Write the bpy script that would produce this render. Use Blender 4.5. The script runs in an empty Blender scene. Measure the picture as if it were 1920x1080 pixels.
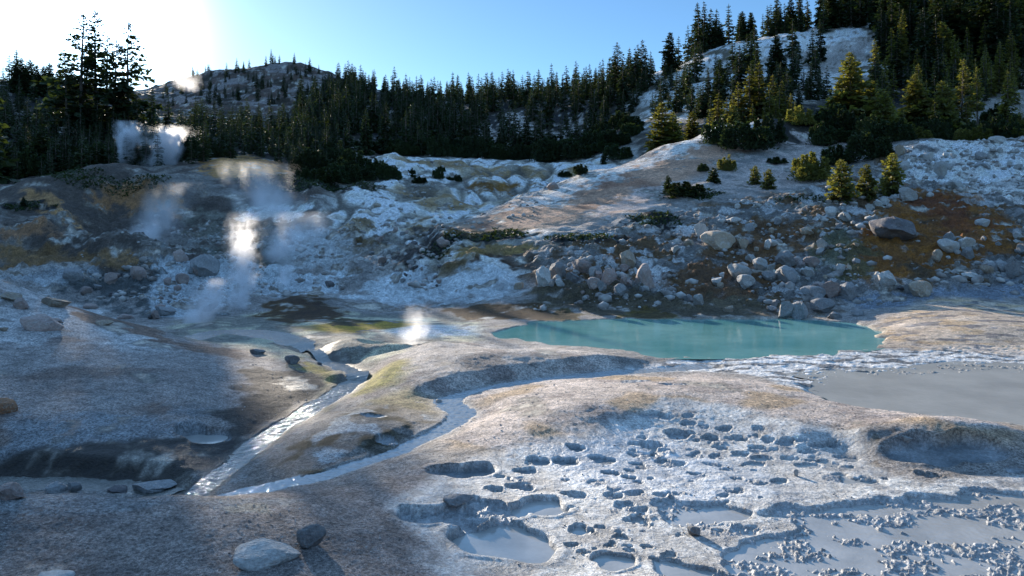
import bpy, bmesh, math, random
import numpy as np
from mathutils import Vector, Matrix, Euler

# ------------------------------------------------------------------ camera, sky, sun, exposure
S = bpy.context.scene
COL = S.collection
F, CX, HY, CAMZ = 1507.0, 960.0, 400.0, 5.0        # focal length in photo pixels, principal column, horizon row, eye height
cam_d = bpy.data.cameras.new('camera'); cam = bpy.data.objects.new('camera', cam_d); COL.objects.link(cam)
cam_d.sensor_width = 36.0; cam_d.lens = 36.0 * F / 1920.0
cam_d.shift_y = (HY - 540.0) / 1920.0
cam_d.clip_start = 0.1; cam_d.clip_end = 8000
cam.location = (0, 0, CAMZ); cam.rotation_euler = (math.radians(90), 0, 0)
S.camera = cam

SUN_AZ = math.radians(-26.8)       # clockwise from +Y
SUN_EL = math.radians(12.6)
W = bpy.data.worlds.new('World'); S.world = W; W.use_nodes = True
nt = W.node_tree; nt.nodes.clear()
sky = nt.nodes.new('ShaderNodeTexSky'); sky.sky_type = 'NISHITA'; sky.sun_disc = False
sky.sun_elevation = SUN_EL; sky.sun_rotation = SUN_AZ
sky.altitude = 2400; sky.air_density = 1.0; sky.dust_density = 1.0; sky.ozone_density = 3.0
bg = nt.nodes.new('ShaderNodeBackground'); bg.inputs['Strength'].default_value = 0.15
wo = nt.nodes.new('ShaderNodeOutputWorld')
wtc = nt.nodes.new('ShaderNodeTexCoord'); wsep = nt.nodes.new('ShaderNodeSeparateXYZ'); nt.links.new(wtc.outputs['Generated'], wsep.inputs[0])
wr = nt.nodes.new('ShaderNodeValToRGB'); nt.links.new(wsep.outputs[2], wr.inputs[0]); el = wr.color_ramp.elements      # added height grade: dims the low sky, brightens overhead to lift the shade
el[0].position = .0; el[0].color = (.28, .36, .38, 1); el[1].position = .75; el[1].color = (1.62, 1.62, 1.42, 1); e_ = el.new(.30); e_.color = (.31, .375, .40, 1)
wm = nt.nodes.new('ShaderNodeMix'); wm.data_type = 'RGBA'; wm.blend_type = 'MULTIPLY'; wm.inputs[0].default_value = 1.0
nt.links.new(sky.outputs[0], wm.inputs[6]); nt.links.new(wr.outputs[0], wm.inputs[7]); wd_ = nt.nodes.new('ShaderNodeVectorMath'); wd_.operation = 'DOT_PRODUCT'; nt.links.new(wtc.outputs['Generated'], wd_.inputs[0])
wd_.inputs[1].default_value = (math.sin(SUN_AZ) * math.cos(SUN_EL), math.cos(SUN_AZ) * math.cos(SUN_EL), math.sin(SUN_EL))
wp = nt.nodes.new('ShaderNodeMath'); wp.operation = 'POWER'; wp.use_clamp = True; nt.links.new(wd_.outputs['Value'], wp.inputs[0]); wp.inputs[1].default_value = 420
wg = nt.nodes.new('ShaderNodeMath'); wg.operation = 'MULTIPLY_ADD'; nt.links.new(wp.outputs[0], wg.inputs[0]); wg.inputs[1].default_value = 4.0; wg.inputs[2].default_value = 1.0     # glow of the air round the sun
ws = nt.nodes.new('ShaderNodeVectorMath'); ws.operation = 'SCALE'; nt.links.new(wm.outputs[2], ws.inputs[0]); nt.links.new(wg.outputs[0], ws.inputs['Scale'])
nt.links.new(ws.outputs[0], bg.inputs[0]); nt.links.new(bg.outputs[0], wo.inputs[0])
sd = bpy.data.lights.new('sun', 'SUN'); sd.energy = 3.9; sd.angle = math.radians(0.5); sd.color = (1.0, 0.89, 0.74)
sun = bpy.data.objects.new('sun', sd); COL.objects.link(sun)
SDIR = Vector((math.sin(SUN_AZ) * math.cos(SUN_EL), math.cos(SUN_AZ) * math.cos(SUN_EL), math.sin(SUN_EL)))
sun.rotation_euler = SDIR.to_track_quat('Z', 'Y').to_euler()
S.view_settings.view_transform = 'Standard'; S.view_settings.look = 'None'
S.view_settings.exposure = 1.6; S.view_settings.gamma = 1.0
S.cycles.max_bounces = 6; S.cycles.transparent_max_bounces = 16; S.cycles.volume_bounces = 2
S.cycles.use_denoising = True

rng = np.random.default_rng(11); random.seed(11)

# ------------------------------------------------------------------ numpy noise
def _hash(ix, iy, seed):
    h = (ix.astype(np.int64) * 374761393 + iy.astype(np.int64) * 668265263 + seed * 1442695041) & 0xFFFFFFFF
    h = ((h ^ (h >> 13)) * 1274126177) & 0xFFFFFFFF
    return (h ^ (h >> 16)) & 0xFFFF
_ANG = np.arange(65536) * (2 * np.pi / 65536)
_GC, _GS = np.cos(_ANG).astype(np.float32), np.sin(_ANG).astype(np.float32)
def pn(x, y, seed=0):
    """2-D gradient noise, about -0.7..0.7"""
    ix = np.floor(x); iy = np.floor(y); fx = (x - ix).astype(np.float32); fy = (y - iy).astype(np.float32)
    ix = ix.astype(np.int64); iy = iy.astype(np.int64)
    u = fx * fx * fx * (fx * (fx * 6 - 15) + 10); v = fy * fy * fy * (fy * (fy * 6 - 15) + 10)
    def g(dx, dy):
        h = _hash(ix + dx, iy + dy, seed)
        return _GC[h] * (fx - dx) + _GS[h] * (fy - dy)
    a = g(0, 0); b = g(1, 0); c = g(0, 1); d = g(1, 1)
    ab = a + u * (b - a); cd = c + u * (d - c)
    return ab + v * (cd - ab)
def fbm(x, y, scale, octs=3, seed=0, gain=0.5):
    r = 0; a = 1.0; f = 1.0 / scale
    for k in range(octs):
        r = r + a * pn(x * f + 17.3 * k, y * f - 9.1 * k, seed + 31 * k); a *= gain; f *= 2.03
    return r
def sstep(a, b, x):
    t = np.clip((x - a) / (b - a), 0, 1); return t * t * (3 - 2 * t)

# ------------------------------------------------------------------ terrain survey points -> height field
CP = []      # theta, ln r, z
def _add(x, Y, z): CP.append((math.atan2(x, Y), math.log(math.hypot(x, Y)), z))
def a(px, py, Y): _add((px - CX) / F * Y, Y, CAMZ - (py - HY) / F * Y)              # seen at a known distance
def g(px, py, z): Y = (CAMZ - z) * F / (py - HY); _add((px - CX) / F * Y, Y, z)    # seen at a known height
def h(px, Y, z): _add((px - CX) / F * Y, Y, z)                                     # hidden ground
# under and beside the viewpoint
for px in (-900, 0, 960, 1900, 2900): h(px, 1.5, 3.3); h(px, 4.5, 2.4)
for px in (300, 700, 1100, 1500): h(px, 7.5, 1.0)
for px, z in ((-150, .35), (100, .35), (300, .33), (500, .3), (700, .2), (850, .08)): g(px, 1085, z)
for px, py, z in ((-120, 918, .5), (0, 920, .5), (150, 925, .48), (320, 927, .42), (480, 927, .33), (580, 932, .25), (680, 945, .15), (100, 1000, .45), (350, 1000, .42), (560, 1000, .3), (700, 1010, .18), (780, 930, .12)): g(px, py, z)
for px in (-120, 50, 200, 330): h(px, 14.6, -.55)
for px, py, z in ((60, 903, -.35), (200, 903, -.35), (330, 918, -.42), (430, 918, -.25), (520, 900, -.15), (440, 850, -.25), (540, 780, -.15), (620, 735, -.1), (660, 705, -.08), (600, 668, -.05)): g(px, py, z)
# mud terrace
for px, py in ((960, 1085), (1150, 1085), (1400, 1085), (1700, 1085), (1950, 1085), (2150, 1080), (1000, 960), (1200, 940), (1450, 930), (1700, 930), (1950, 930), (1000, 880), (1200, 850), (1400, 830), (1600, 840), (1800, 870), (1950, 860), (2150, 900)): g(px, py, 0.0)
# berms and mounds between the streams
for px, py, z in ((900, 850, .12), (1000, 800, .3), (1100, 760, .44), (1000, 735, .3), (1250, 735, .42), (1350, 712, .28), (1450, 735, .3), (1550, 762, .32), (1650, 785, .33), (1780, 800, .38), (1880, 806, .3), (1200, 800, .14), (1350, 790, .16), (1500, 805, .2), (1620, 815, .25),
                 (680, 775, .18), (620, 820, .1), (740, 810, .1), (560, 875, -.05), (700, 850, .05), (860, 790, -.04), (840, 750, -.04), (900, 725, -.03), (1050, 705, 0), (1230, 690, .02),
                 (900, 662, .5), (820, 640, .5), (1000, 655, .42), (1120, 672, .34), (1190, 682, .22), (760, 690, .3), (680, 690, .25), (980, 695, .2), (800, 725, .12), (700, 735, .06), (860, 700, .3), (720, 660, -.15), (640, 640, .1), (1215, 700, .0)): g(px, py, z)
for px, py in ((1300, 680), (1450, 690), (1600, 700), (1750, 720), (1900, 740), (1700, 770), (1950, 790), (2150, 740), (1550, 720)): g(px, py, -.04)
# left mound
for t in ((-150, 880, 16.6), (0, 890, 16.3), (200, 892, 16.3), (0, 800, 18), (0, 700, 21.5), (0, 620, 25.3), (0, 560, 28.3), (0, 522, 30.5), (-150, 480, 32), (-150, 650, 24),
          (130, 573, 30.2), (250, 607, 29.6), (350, 640, 28.3), (450, 662, 27.3), (560, 695, 25.4), (150, 800, 18.3), (300, 800, 18.3), (160, 700, 22), (300, 700, 22.6), (430, 725, 22.6), (480, 770, 20.2), (150, 630, 26), (330, 860, 17), (560, 740, 22.3)): a(*t)
for t in ((0, 36, .6), (130, 36, .2), (-150, 38, 1.2), (250, 34, 0)): h(*t)
# behind the left mound: steam flats
for px, py in ((400, 640), (480, 625), (400, 605), (560, 640), (700, 615), (800, 612), (620, 608), (880, 608)): g(px, py, 0.0)
for px, py in ((950, 660), (1100, 640), (1300, 640), (1500, 630), (1550, 614), (1000, 620), (1200, 615), (1400, 612)): g(px, py, .08)
for t in ((300, 570, 42), (200, 530, 46), (100, 503, 48), (0, 480, 51), (-120, 470, 52), (0, 440, 56), (0, 400, 62), (100, 430, 58), (200, 480, 52), (150, 400, 64), (80, 362, 72), (0, 388, 70), (-120, 370, 70),
          (240, 340, 76), (240, 400, 66), (330, 400, 68), (300, 470, 54), (350, 350, 76), (200, 320, 84), (100, 330, 84), (0, 345, 84), (420, 297, 88), (420, 360, 76), (560, 330, 84), (650, 350, 84), (500, 350, 78),
          (450, 420, 66), (450, 480, 56), (450, 540, 48), (600, 420, 66), (600, 500, 53), (560, 380, 72), (380, 520, 50), (350, 440, 60),
          (560, 555, 43.5), (640, 568, 43), (480, 590, 40.5), (700, 585, 42), (650, 548, 46.5), (520, 545, 47),
          (930, 567, 42.5), (850, 572, 42.8), (1030, 575, 41), (900, 592, 39.6), (1100, 580, 40.3), (1230, 583, 39.8), (1200, 600, 37.6), (1350, 585, 39.2), (1450, 590, 38.7),
          (700, 430, 62), (760, 398, 68), (700, 378, 73), (780, 445, 59), (750, 545, 46.2), (900, 540, 46), (820, 500, 50), (700, 480, 54), (900, 455, 53.5), (960, 500, 48.5), (1000, 450, 53), (1100, 470, 50), (650, 450, 60), (690, 530, 48),
          (800, 335, 90), (760, 303, 104), (900, 330, 97), (950, 352, 92), (1000, 318, 106), (1080, 298, 114), (880, 380, 80), (830, 418, 69), (680, 320, 98), (850, 310, 106),
          (830, 434, 60), (960, 377, 68), (1100, 322, 76), (1250, 271, 84), (1350, 236, 90), (1440, 219, 93), (1500, 228, 95),
          (1000, 402, 62), (1100, 380, 66), (1200, 340, 71), (1300, 300, 77), (1400, 282, 80), (850, 444, 57), (1000, 432, 56), (1200, 400, 60), (1300, 360, 66), (1500, 300, 78), (1100, 420, 58)): a(*t)
for t in ((960, 82, 5), (1100, 92, 7.5), (1250, 98, 10.5), (1350, 102, 14.2), (1440, 104, 16)): h(*t)
# boulder slope, knoll and flats on the far side of the pool
for t in ((1050, 540, 44.5), (1000, 592, 38.8), (1150, 500, 47.5), (1200, 450, 53), (1300, 420, 56.5), (1300, 500, 47), (1300, 560, 42), (1400, 480, 48.5), (1400, 400, 58), (1500, 520, 44), (1500, 440, 52), (1500, 380, 60), (1600, 372, 61), (1700, 352, 63.5), (1600, 460, 49), (1700, 450, 49.5), (1560, 560, 41), (1510, 590, 38.9), (1800, 400, 55), (1800, 480, 46.5), (1920, 440, 50), (1920, 380, 57), (1920, 500, 44), (1920, 548, 41), (1750, 545, 41.2), (1620, 575, 40), (2100, 540, 40), (2100, 440, 50), (2100, 330, 62),
          (1700, 277, 73), (1720, 263, 77), (1920, 262, 78), (1850, 310, 67), (1780, 340, 64), (1740, 300, 69.5), (1640, 340, 67), (1700, 243, 92), (1900, 242, 95), (1600, 243, 92), (1600, 300, 77), (1500, 262, 86), (2100, 255, 80),
          (1780, 573, 38), (1900, 580, 38), (1700, 587, 36.4), (1800, 600, 34), (1920, 612, 32.7), (2100, 590, 36), (1690, 635, 31.2), (1760, 625, 32)): a(*t)
for t in ((1800, 84, 12.3), (1920, 86, 12.6)): h(*t)
for px, py in ((1615, 612), (1640, 640), (1600, 660), (1500, 668), (1350, 672), (1800, 655), (1920, 650), (2100, 650)): g(px, py, 0.02)
# the hill on the far right
for t in ((1290, 112, 165), (1340, 88, 168), (1420, 72, 172), (1550, 55, 178), (1650, 30, 182), (1800, -40, 190), (1920, -90, 190), (2100, -130, 190), (1400, 150, 140), (1500, 120, 150), (1350, 200, 122), (1250, 212, 125), (1200, 150, 172), (1300, 235, 108), (1600, 180, 125), (1700, 150, 130), (1900, 130, 125), (1920, 175, 110), (1800, 205, 108), (2100, 120, 120), (1500, 190, 118), (1640, 100, 150), (1800, 80, 145)): a(*t)
for t in ((1300, 230, 36), (1500, 240, 44), (1800, 260, 60), (2200, 260, 66)): h(*t)
# the wooded ridge and the rocky hill beyond
for t in ((1150, 163, 200), (1050, 186, 230), (950, 199, 240), (850, 195, 240), (750, 186, 235), (680, 172, 228), (640, 162, 235), (950, 260, 152), (950, 298, 124), (750, 288, 122), (650, 300, 110), (1080, 270, 140), (850, 288, 124), (550, 290, 105), (560, 240, 150),
          (290, 165, 255), (320, 152, 260), (400, 138, 262), (470, 131, 265), (530, 121, 270), (565, 121, 270), (600, 140, 262), (320, 215, 190), (420, 200, 205), (420, 250, 135), (300, 285, 105), (520, 190, 215), (220, 180, 230),
          (0, 165, 180), (60, 152, 182), (150, 165, 190), (200, 245, 114), (50, 255, 114), (100, 300, 96), (300, 250, 120), (-120, 250, 110), (-120, 150, 180), (0, 300, 95)): a(*t)
for px in (-200, 100, 400, 700, 1000, 1200): h(px, 330, 34)
for px in (-900, 0, 600, 1200, 1900, 2900): h(px, 700, 10)
for Y, zl, zr in ((12, 1.5, .3), (25, 3, .2), (45, 5, 1.5), (75, 10, 10), (115, 20, 24), (190, 40, 66)): h(-700, Y, zl); h(2700, Y, zr)

cp = np.array(CP); PTS, ZV = cp[:, :2], cp[:, 2]
C2 = 0.012 ** 2
def kern(d2): return np.sqrt(d2 + C2)
D2 = ((PTS[:, None] - PTS[None]) ** 2).sum(-1)
n = len(PTS)
A = np.zeros((n + 1, n + 1)); A[:n, :n] = -kern(D2) + np.eye(n) * 0.0015; A[:n, n] = A[n, :n] = 1
WV = np.linalg.solve(A, np.append(ZV, 0))

u_in = np.linspace(-0.71, 0.71, 1010); th_in = np.arctan(u_in)
th_out = np.linspace(th_in[-1], math.radians(172), 46)[1:]
TH = np.concatenate([-th_out[::-1], th_in, th_out])
R = np.concatenate([np.geomspace(0.7, 8.5, 16)[:-1], np.geomspace(8.5, 34, 470)[:-1], np.geomspace(34, 135, 480)[:-1], np.geomspace(135, 300, 150)[:-1], np.geomspace(300, 4000, 16)])
LR = np.log(R); NT, NR = len(TH), len(R)
# evaluate the survey on a coarser lattice, then interpolate (it is smooth)
ci = np.unique(np.concatenate([np.arange(0, NT, 3), [NT - 1]])); cj = np.unique(np.concatenate([np.arange(0, NR, 3), [NR - 1]]))
Zc = np.zeros((len(ci), len(cj)))
for k, i in enumerate(ci):
    d2 = (TH[i] - PTS[:, 0][None]) ** 2 + (LR[cj][:, None] - PTS[:, 1][None]) ** 2
    Zc[k] = -kern(d2) @ WV[:n] + WV[n]
tmp = np.stack([np.interp(np.arange(NR), cj, Zc[k]) for k in range(len(ci))])
Z = np.stack([np.interp(np.arange(NT), ci, tmp[:, j]) for j in range(NR)], axis=1)
TT, RR = np.meshgrid(TH, R, indexing='ij')
X = RR * np.sin(TT); Y = RR * np.cos(TT)
side = sstep(math.radians(60), math.radians(100), np.abs(TT))
Z = Z * (1 - side) + 3.3 * side
far = sstep(400, 1500, RR); Z = Z * (1 - far)

def _col(px): return int(np.argmin(np.abs(TH - math.atan((px - CX) / F))))
def hit(px, py):
    """first ground point seen through a photo pixel"""
    i = _col(px); zr = CAMZ - (py - HY) / F * (R * math.cos(TH[i])); z = Z[i]
    k = np.nonzero((z[15:] >= zr[15:]))[0]
    j = (k[0] + 15) if len(k) else NR - 60
    z0, z1 = z[j - 1] - zr[j - 1], z[j] - zr[j]; t = 0 if z1 == z0 else min(1, max(0, -z0 / (z1 - z0)))
    r = R[j - 1] + t * (R[j] - R[j - 1]); th = math.atan((px - CX) / F)
    return Vector((r * math.sin(th), r * math.cos(th), z[j - 1] + t * (z[j] - z[j - 1])))
def H(x, y):
    th = math.atan2(x, y); lr = math.log(max(0.75, math.hypot(x, y)))
    i = min(NT - 2, max(0, int(np.searchsorted(TH, th)) - 1)); j = min(NR - 2, max(0, int(np.searchsorted(LR, lr)) - 1))
    s = min(1, max(0, (th - TH[i]) / (TH[i + 1] - TH[i]))); t = min(1, max(0, (lr - LR[j]) / (LR[j + 1] - LR[j])))
    return float((Z[i, j] * (1 - t) + Z[i, j + 1] * t) * (1 - s) + (Z[i + 1, j] * (1 - t) + Z[i + 1, j + 1] * t) * s)
def plan(pts):
    return np.array([hit(px, py)[:2] for px, py in pts])
def planY(pts):
    return np.array([((px - CX) / F * Yd, Yd) for px, Yd in pts])

NA = fbm(X, Y, 9.0, 3, 1); NB = fbm(X, Y, 2.2, 3, 2); NC = fbm(X, Y, 0.55, 3, 3)
NE = fbm(X, Y, 2.6, 5, 8, .62); NW1 = fbm(X, Y, 1.4, 3, 5); NW2 = fbm(X, Y, 1.4, 3, 6)

def sdist(poly, xs, ys):
    """signed distance to a plan polygon, positive inside"""
    d = np.full(xs.shape, 1e9); ins = np.zeros(xs.shape, bool); m = len(poly)
    for k in range(m):
        ax, ay = poly[k]; bx, by = poly[(k + 1) % m]; ex, ey = bx - ax, by - ay
        t = np.clip(((xs - ax) * ex + (ys - ay) * ey) / (ex * ex + ey * ey + 1e-12), 0, 1)
        d = np.minimum(d, (xs - ax - t * ex) ** 2 + (ys - ay - t * ey) ** 2)
        c = ((ay > ys) != (by > ys)) & (xs < (bx - ax) * (ys - ay) / (by - ay + 1e-12) + ax); ins ^= c
    d = np.sqrt(d); return np.where(ins, d, -d)
def mask(poly, soft=0.5, warp=0.5):
    lo = poly.min(0) - soft - warp * 1.2; hi = poly.max(0) + soft + warp * 1.2
    sel = (X > lo[0]) & (X < hi[0]) & (Y > lo[1]) & (Y < hi[1])
    out = np.zeros(X.shape, np.float32)
    xs = X[sel] + warp * NW1[sel]; ys = Y[sel] + warp * NW2[sel]
    out[sel] = sstep(-soft, soft, sdist(poly, xs, ys)); return out
def spline(pts, per=10):
    P = np.array(pts, float); P = np.vstack([2 * P[0] - P[1], P, 2 * P[-1] - P[-2]]); o = []
    for k in range(1, len(P) - 2):
        for t in np.linspace(0, 1, per, endpoint=False):
            o.append(0.5 * (2 * P[k] + (P[k + 1] - P[k - 1]) * t + (2 * P[k - 1] - 5 * P[k] + 4 * P[k + 1] - P[k + 2]) * t * t + (3 * P[k] - P[k - 1] - 3 * P[k + 1] + P[k + 2]) * t ** 3))
    o.append(P[-2]); return np.array(o)
def linedist(line, half, warp=0.1):
    """distance to a plan polyline divided by its half width (half: one value per point)"""
    lo = line.min(0) - half.max() * 3; hi = line.max(0) + half.max() * 3
    sel = (X > lo[0]) & (X < hi[0]) & (Y > lo[1]) & (Y < hi[1]); out = np.full(X.shape, 9.0, np.float32)
    xs = X[sel] + warp * NW1[sel]; ys = Y[sel] + warp * NW2[sel]; d = np.full(xs.shape, 9.0)
    for k in range(len(line) - 1):
        ax, ay = line[k]; ex, ey = line[k + 1] - line[k]
        t = np.clip(((xs - ax) * ex + (ys - ay) * ey) / (ex * ex + ey * ey + 1e-9), 0, 1)
        d = np.minimum(d, np.hypot(xs - ax - t * ex, ys - ay - t * ey) / (half[k] * (1 - t) + half[k + 1] * t))
    out[sel] = d; return out

# ------------------------------------------------------------------ terrain features
def flat(pts, z=0.0):
    o = []
    for px, py in pts:
        Yd = (CAMZ - z) * F / (py - HY); o.append(((px - CX) / F * Yd, Yd))
    return np.array(o)
SP = RR * 0.0031                                     # vertex spacing away from the viewer
def damp(scale): return sstep(1.5, 4.0, scale / SP)  # no detail finer than the sheet can carry

POOL = flat([(935, 630), (965, 614), (1010, 606), (1120, 600), (1300, 600), (1480, 599), (1590, 606), (1655, 624), (1632, 648), (1540, 662), (1420, 668), (1300, 669), (1215, 668), (1150, 659), (1080, 650), (1000, 642)])
POND = flat([(1500, 735), (1540, 712), (1480, 700), (1560, 690), (1680, 688), (1800, 676), (1960, 684), (2250, 690), (2250, 830), (1950, 806), (1860, 799), (1760, 788), (1660, 776), (1560, 762)])
m_pool = mask(POOL, 0.45, 0.65); m_pond = mask(POND, 0.25, 0.45)
Z = Z * (1 - m_pool) + (-0.45) * m_pool; ring_ = mask(POOL, 3.0, .4) * (1 - m_pool); Z = Z + ring_ * np.maximum(0, .04 - Z)
Z = Z * (1 - m_pond) + (-0.16) * m_pond
# streams (plan polylines with widths)
ST = []
def stream(pts, z, widths):
    P = flat(pts, z); w = np.interp(np.linspace(0, 1, (len(P) - 1) * 10 + 1), np.linspace(0, 1, len(P)), widths); ST.append((spline(P), w, z)); return linedist(spline(P), w / 2)
sA = stream([(575, 655), (620, 680), (662, 702), (645, 730), (585, 765), (508, 815), (430, 866), (378, 900), (335, 928), (310, 945)], -0.15, [.6, .65, .78, .7, .62, .6, .56, .52, .48, .45])
sB = stream([(1330, 688), (1240, 694), (1120, 703), (980, 718), (890, 735), (845, 752), (862, 778), (845, 800), (790, 828), (690, 868), (580, 900), (460, 925), (420, 940)], -0.08, [.9, .9, .7, .55, .5, .75, .75, .6, .45, .45, .5, .55, .5])
sC = stream([(340, 640), (420, 622), (520, 630), (580, 655)], -0.03, [1.2, 1.5, 1.6, 1.2])
sD = stream([(-160, 905), (0, 906), (120, 908), (240, 912), (330, 925)], -0.5, [.9, .8, .7, .7, .6])
for s, zb, wide in ((sA, -0.15, 3.4), (sB, -0.075, 3.6), (sC, -0.04, 2.5), (sD, -0.5, 2.2)):
    k = 1 - sstep(0.85, wide, s); Z = Z * (1 - k) + np.minimum(Z, zb + .03) * k; Z = Z - .045 * (1 - sstep(.7, 1.15, s))
# bumps
def bump(px, py, z0, r, hgt, stretch=1.0, sharp=1.0):
    global Z
    c = flat([(px, py)], z0)[0]; d = np.hypot((X - c[0]) / stretch, Y - c[1]) / r
    Z = Z + hgt * np.clip(1 - d * d, 0, 1) ** sharp
bump(690, 652, 0.1, 1.6, .5, 1.5); bump(850, 640, .3, 0.9, .35, 1.3); bump(640, 700, 0, .8, .2); bump(800, 655, .0, 1.2, -.45, 1.8)
bump(735, 650, .1, 1.0, -.35, 1.5)
# mud pits: (px, py, half width in photo px, depth)
PITS = [(945, 1012, 112, .22), (835, 965, 78, .16), (1015, 948, 62, .14), (925, 955, 60, .13), (868, 882, 60, .16), (928, 917, 20, .14), (975, 913, 26, .14), (893, 940, 25, .13), (1078, 928, 24, .13), (1030, 959, 16, .13), (1150, 1052, 48, .2),
        (1150, 930, 22, .1), (1188, 925, 20, .1), (1170, 947, 22, .1), (1197, 958, 20, .1), (1195, 975, 22, .1), (1165, 1007, 16, .14), (1095, 1035, 13, .12), (1070, 1022, 14, .12), (1143, 1023, 10, .1), (1180, 1032, 11, .1), (1212, 1025, 11, .12), (1255, 1040, 17, .12), (1225, 1046, 8, .1), (880, 972, 13, .1), (783, 975, 14, .12), (760, 958, 14, .1),
        (1270, 815, 28, .14), (1220, 835, 24, .12), (1195, 833, 14, .1), (1335, 822, 20, .1), (1358, 804, 16, .1), (1385, 822, 16, .1), (1422, 803, 14, .08), (1440, 825, 14, .08), (1475, 830, 20, .1), (1500, 825, 12, .08), (1530, 836, 14, .08), (1562, 834, 13, .08), (1422, 843, 24, .08), (1515, 847, 16, .08), (1480, 860, 16, .1), (1525, 858, 10, .08), (1415, 818, 10, .07), (1350, 840, 14, .08), (1365, 880, 14, .08), (1305, 855, 18, .07), (1345, 858, 13, .07), (1330, 870, 12, .07), (1300, 888, 12, .06), (1560, 871, 20, .08), (1590, 876, 12, .07), (1515, 873, 22, .08), (1430, 860, 20, .06), (1320, 800, 12, .07), (1295, 812, 10, .08), (1250, 782, 14, .07), (1290, 780, 12, .07), (1190, 715, 28, .08), (1262, 720, 26, .08), (1225, 779, 24, .08), (1290, 795, 16, .08),
        (1180, 895, 14, .05), (1120, 905, 22, .05), (1060, 866, 24, .05), (1010, 865, 22, .05), (1130, 862, 26, .05), (1210, 855, 30, .05), (1250, 870, 24, .05),
        (1460, 903, 18, .07), (1420, 905, 20, .05), (1740, 890, 22, .14), (1900, 882, 20, .1), (1660, 898, 8, .06), (1575, 897, 36, .06),
        (1770, 848, 104, .15), (380, 812, 50, .22), (725, 825, 26, .08), (700, 777, 22, .06)]
_r = random.Random(21)
for _k in range(150):                                # many small shallow bubble holes in the wet mud
    _x, _y = _r.uniform(930, 1640), _r.uniform(815, 1040)
    if sdist(np.array([(960, 860), (1200, 815), (1400, 800), (1600, 850), (1640, 900), (1400, 945), (1380, 990), (1250, 1035), (1100, 1045), (1060, 960), (930, 890)], float), np.array([_x]), np.array([_y]))[0] > 0: PITS.append((_x, _y, _r.uniform(4, 13) if _r.random() < .75 else _r.uniform(13, 24), _r.uniform(.025, .09)))
PITC = {}; pitm = np.zeros(X.shape, np.float32); big = np.zeros(X.shape, np.float32)
for px, py, hw, dep in PITS:
    p = hit(px, py); r = hw / F * p.y; PITC[px] = p; dep *= (1.0 if hw > 60 else .85)
    sel = (np.abs(X - p.x) < r * 2) & (np.abs(Y - p.y) < r * 2)
    dx, dy = X[sel] - p.x, Y[sel] - p.y; an = np.arctan2(dy, dx); ph = px * .37
    rr = r * (1 + .15 * np.sin(2 * an + ph) + .11 * np.sin(3 * an + ph * 1.7) + .06 * np.sin(5 * an + ph * 2.3) + .02 * np.sin(9 * an + ph) + .06 * NC[sel])
    asp = 0.8 if hw < 60 else (.46 if px == 1770 else 0.72)
    d = np.hypot(dx, dy / asp) / rr
    inside = 1 - sstep(.90, 1.0, d)
    lvl = p.z
    z = Z[sel]; z = z + (np.minimum(z, lvl - dep) - z) * inside + .10 * dep * np.exp(-((d - 1.12) / .1) ** 2)
    Z[sel] = z; pitm[sel] = np.maximum(pitm[sel], inside)
# hollow shade wall behind the pit on the right berm
bump(1770, 812, .3, 1.2, .16, 2.0)
# front mud pools: irregular sunken sheets with islands of scum
MUD = [flat(p) for p in (
    [(1405, 960), (1470, 948), (1600, 940), (1690, 935), (1720, 922), (1820, 915), (1890, 925), (2250, 940), (2250, 1300), (1700, 1300), (1480, 1120), (1380, 1075), (1370, 1030), (1450, 990), (1490, 970)],
    [(1215, 945), (1260, 928), (1340, 935), (1395, 955), (1360, 968), (1260, 980), (1220, 968)],
    [(1230, 1070), (1260, 1045), (1340, 1055), (1400, 1085), (1440, 1150), (1240, 1200)],
    [(1350, 985), (1420, 980), (1400, 1000), (1350, 1005)])]
m_mud = np.zeros(X.shape, np.float32)
for P in MUD: m_mud = np.maximum(m_mud, mask(P, .1, .5))
m_scum = np.maximum(m_mud, np.maximum(m_pond * 0, pitm * sstep(.1, .25, fbm(X, Y, 3.0, 2, 91) + .25)))
lump = fbm(X, Y, .11, 2, 41); patchy = fbm(X, Y * 1.5, 1.1, 3, 43)
scum = sstep(-.06, .06, patchy + .25 * lump) * m_scum
Z = Z * (1 - m_mud) + m_mud * (-.155) + scum * (.077 + .055 * fbm(X, Y, .12, 3, 103, .7)) * np.where(m_mud > .3, 1, .6)
inner_ = mask(flat([(1600, 712), (1900, 700), (2250, 705), (2250, 815), (1900, 790), (1680, 765), (1590, 745)]), 1.2, .5)
pscum = m_pond * (1 - inner_) * sstep(-.05, .08, fbm(X, Y * 1.8, 1.0, 3, 111) + .3 * lump); Z = Z + pscum * (.122 + .05 * fbm(X, Y, .14, 2, 112))
rim = np.exp(-((m_mud - .35) / .25) ** 2) * (m_mud > .02); Z = Z + rim * .018 * (1 + 2 * np.abs(NC))
SHELF = flat([(1150, 690), (1300, 672), (1500, 668), (1640, 655), (1950, 650), (2200, 655), (2200, 690), (1800, 680), (1690, 692), (1560, 702), (1540, 745), (1480, 735), (1420, 705), (1300, 695)])
m_shelf = mask(SHELF, .2, .3)
Z = Z + m_shelf * (.055 * np.abs(fbm(X, Y * 2.2, .5, 3, 47)) - .02)

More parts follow.
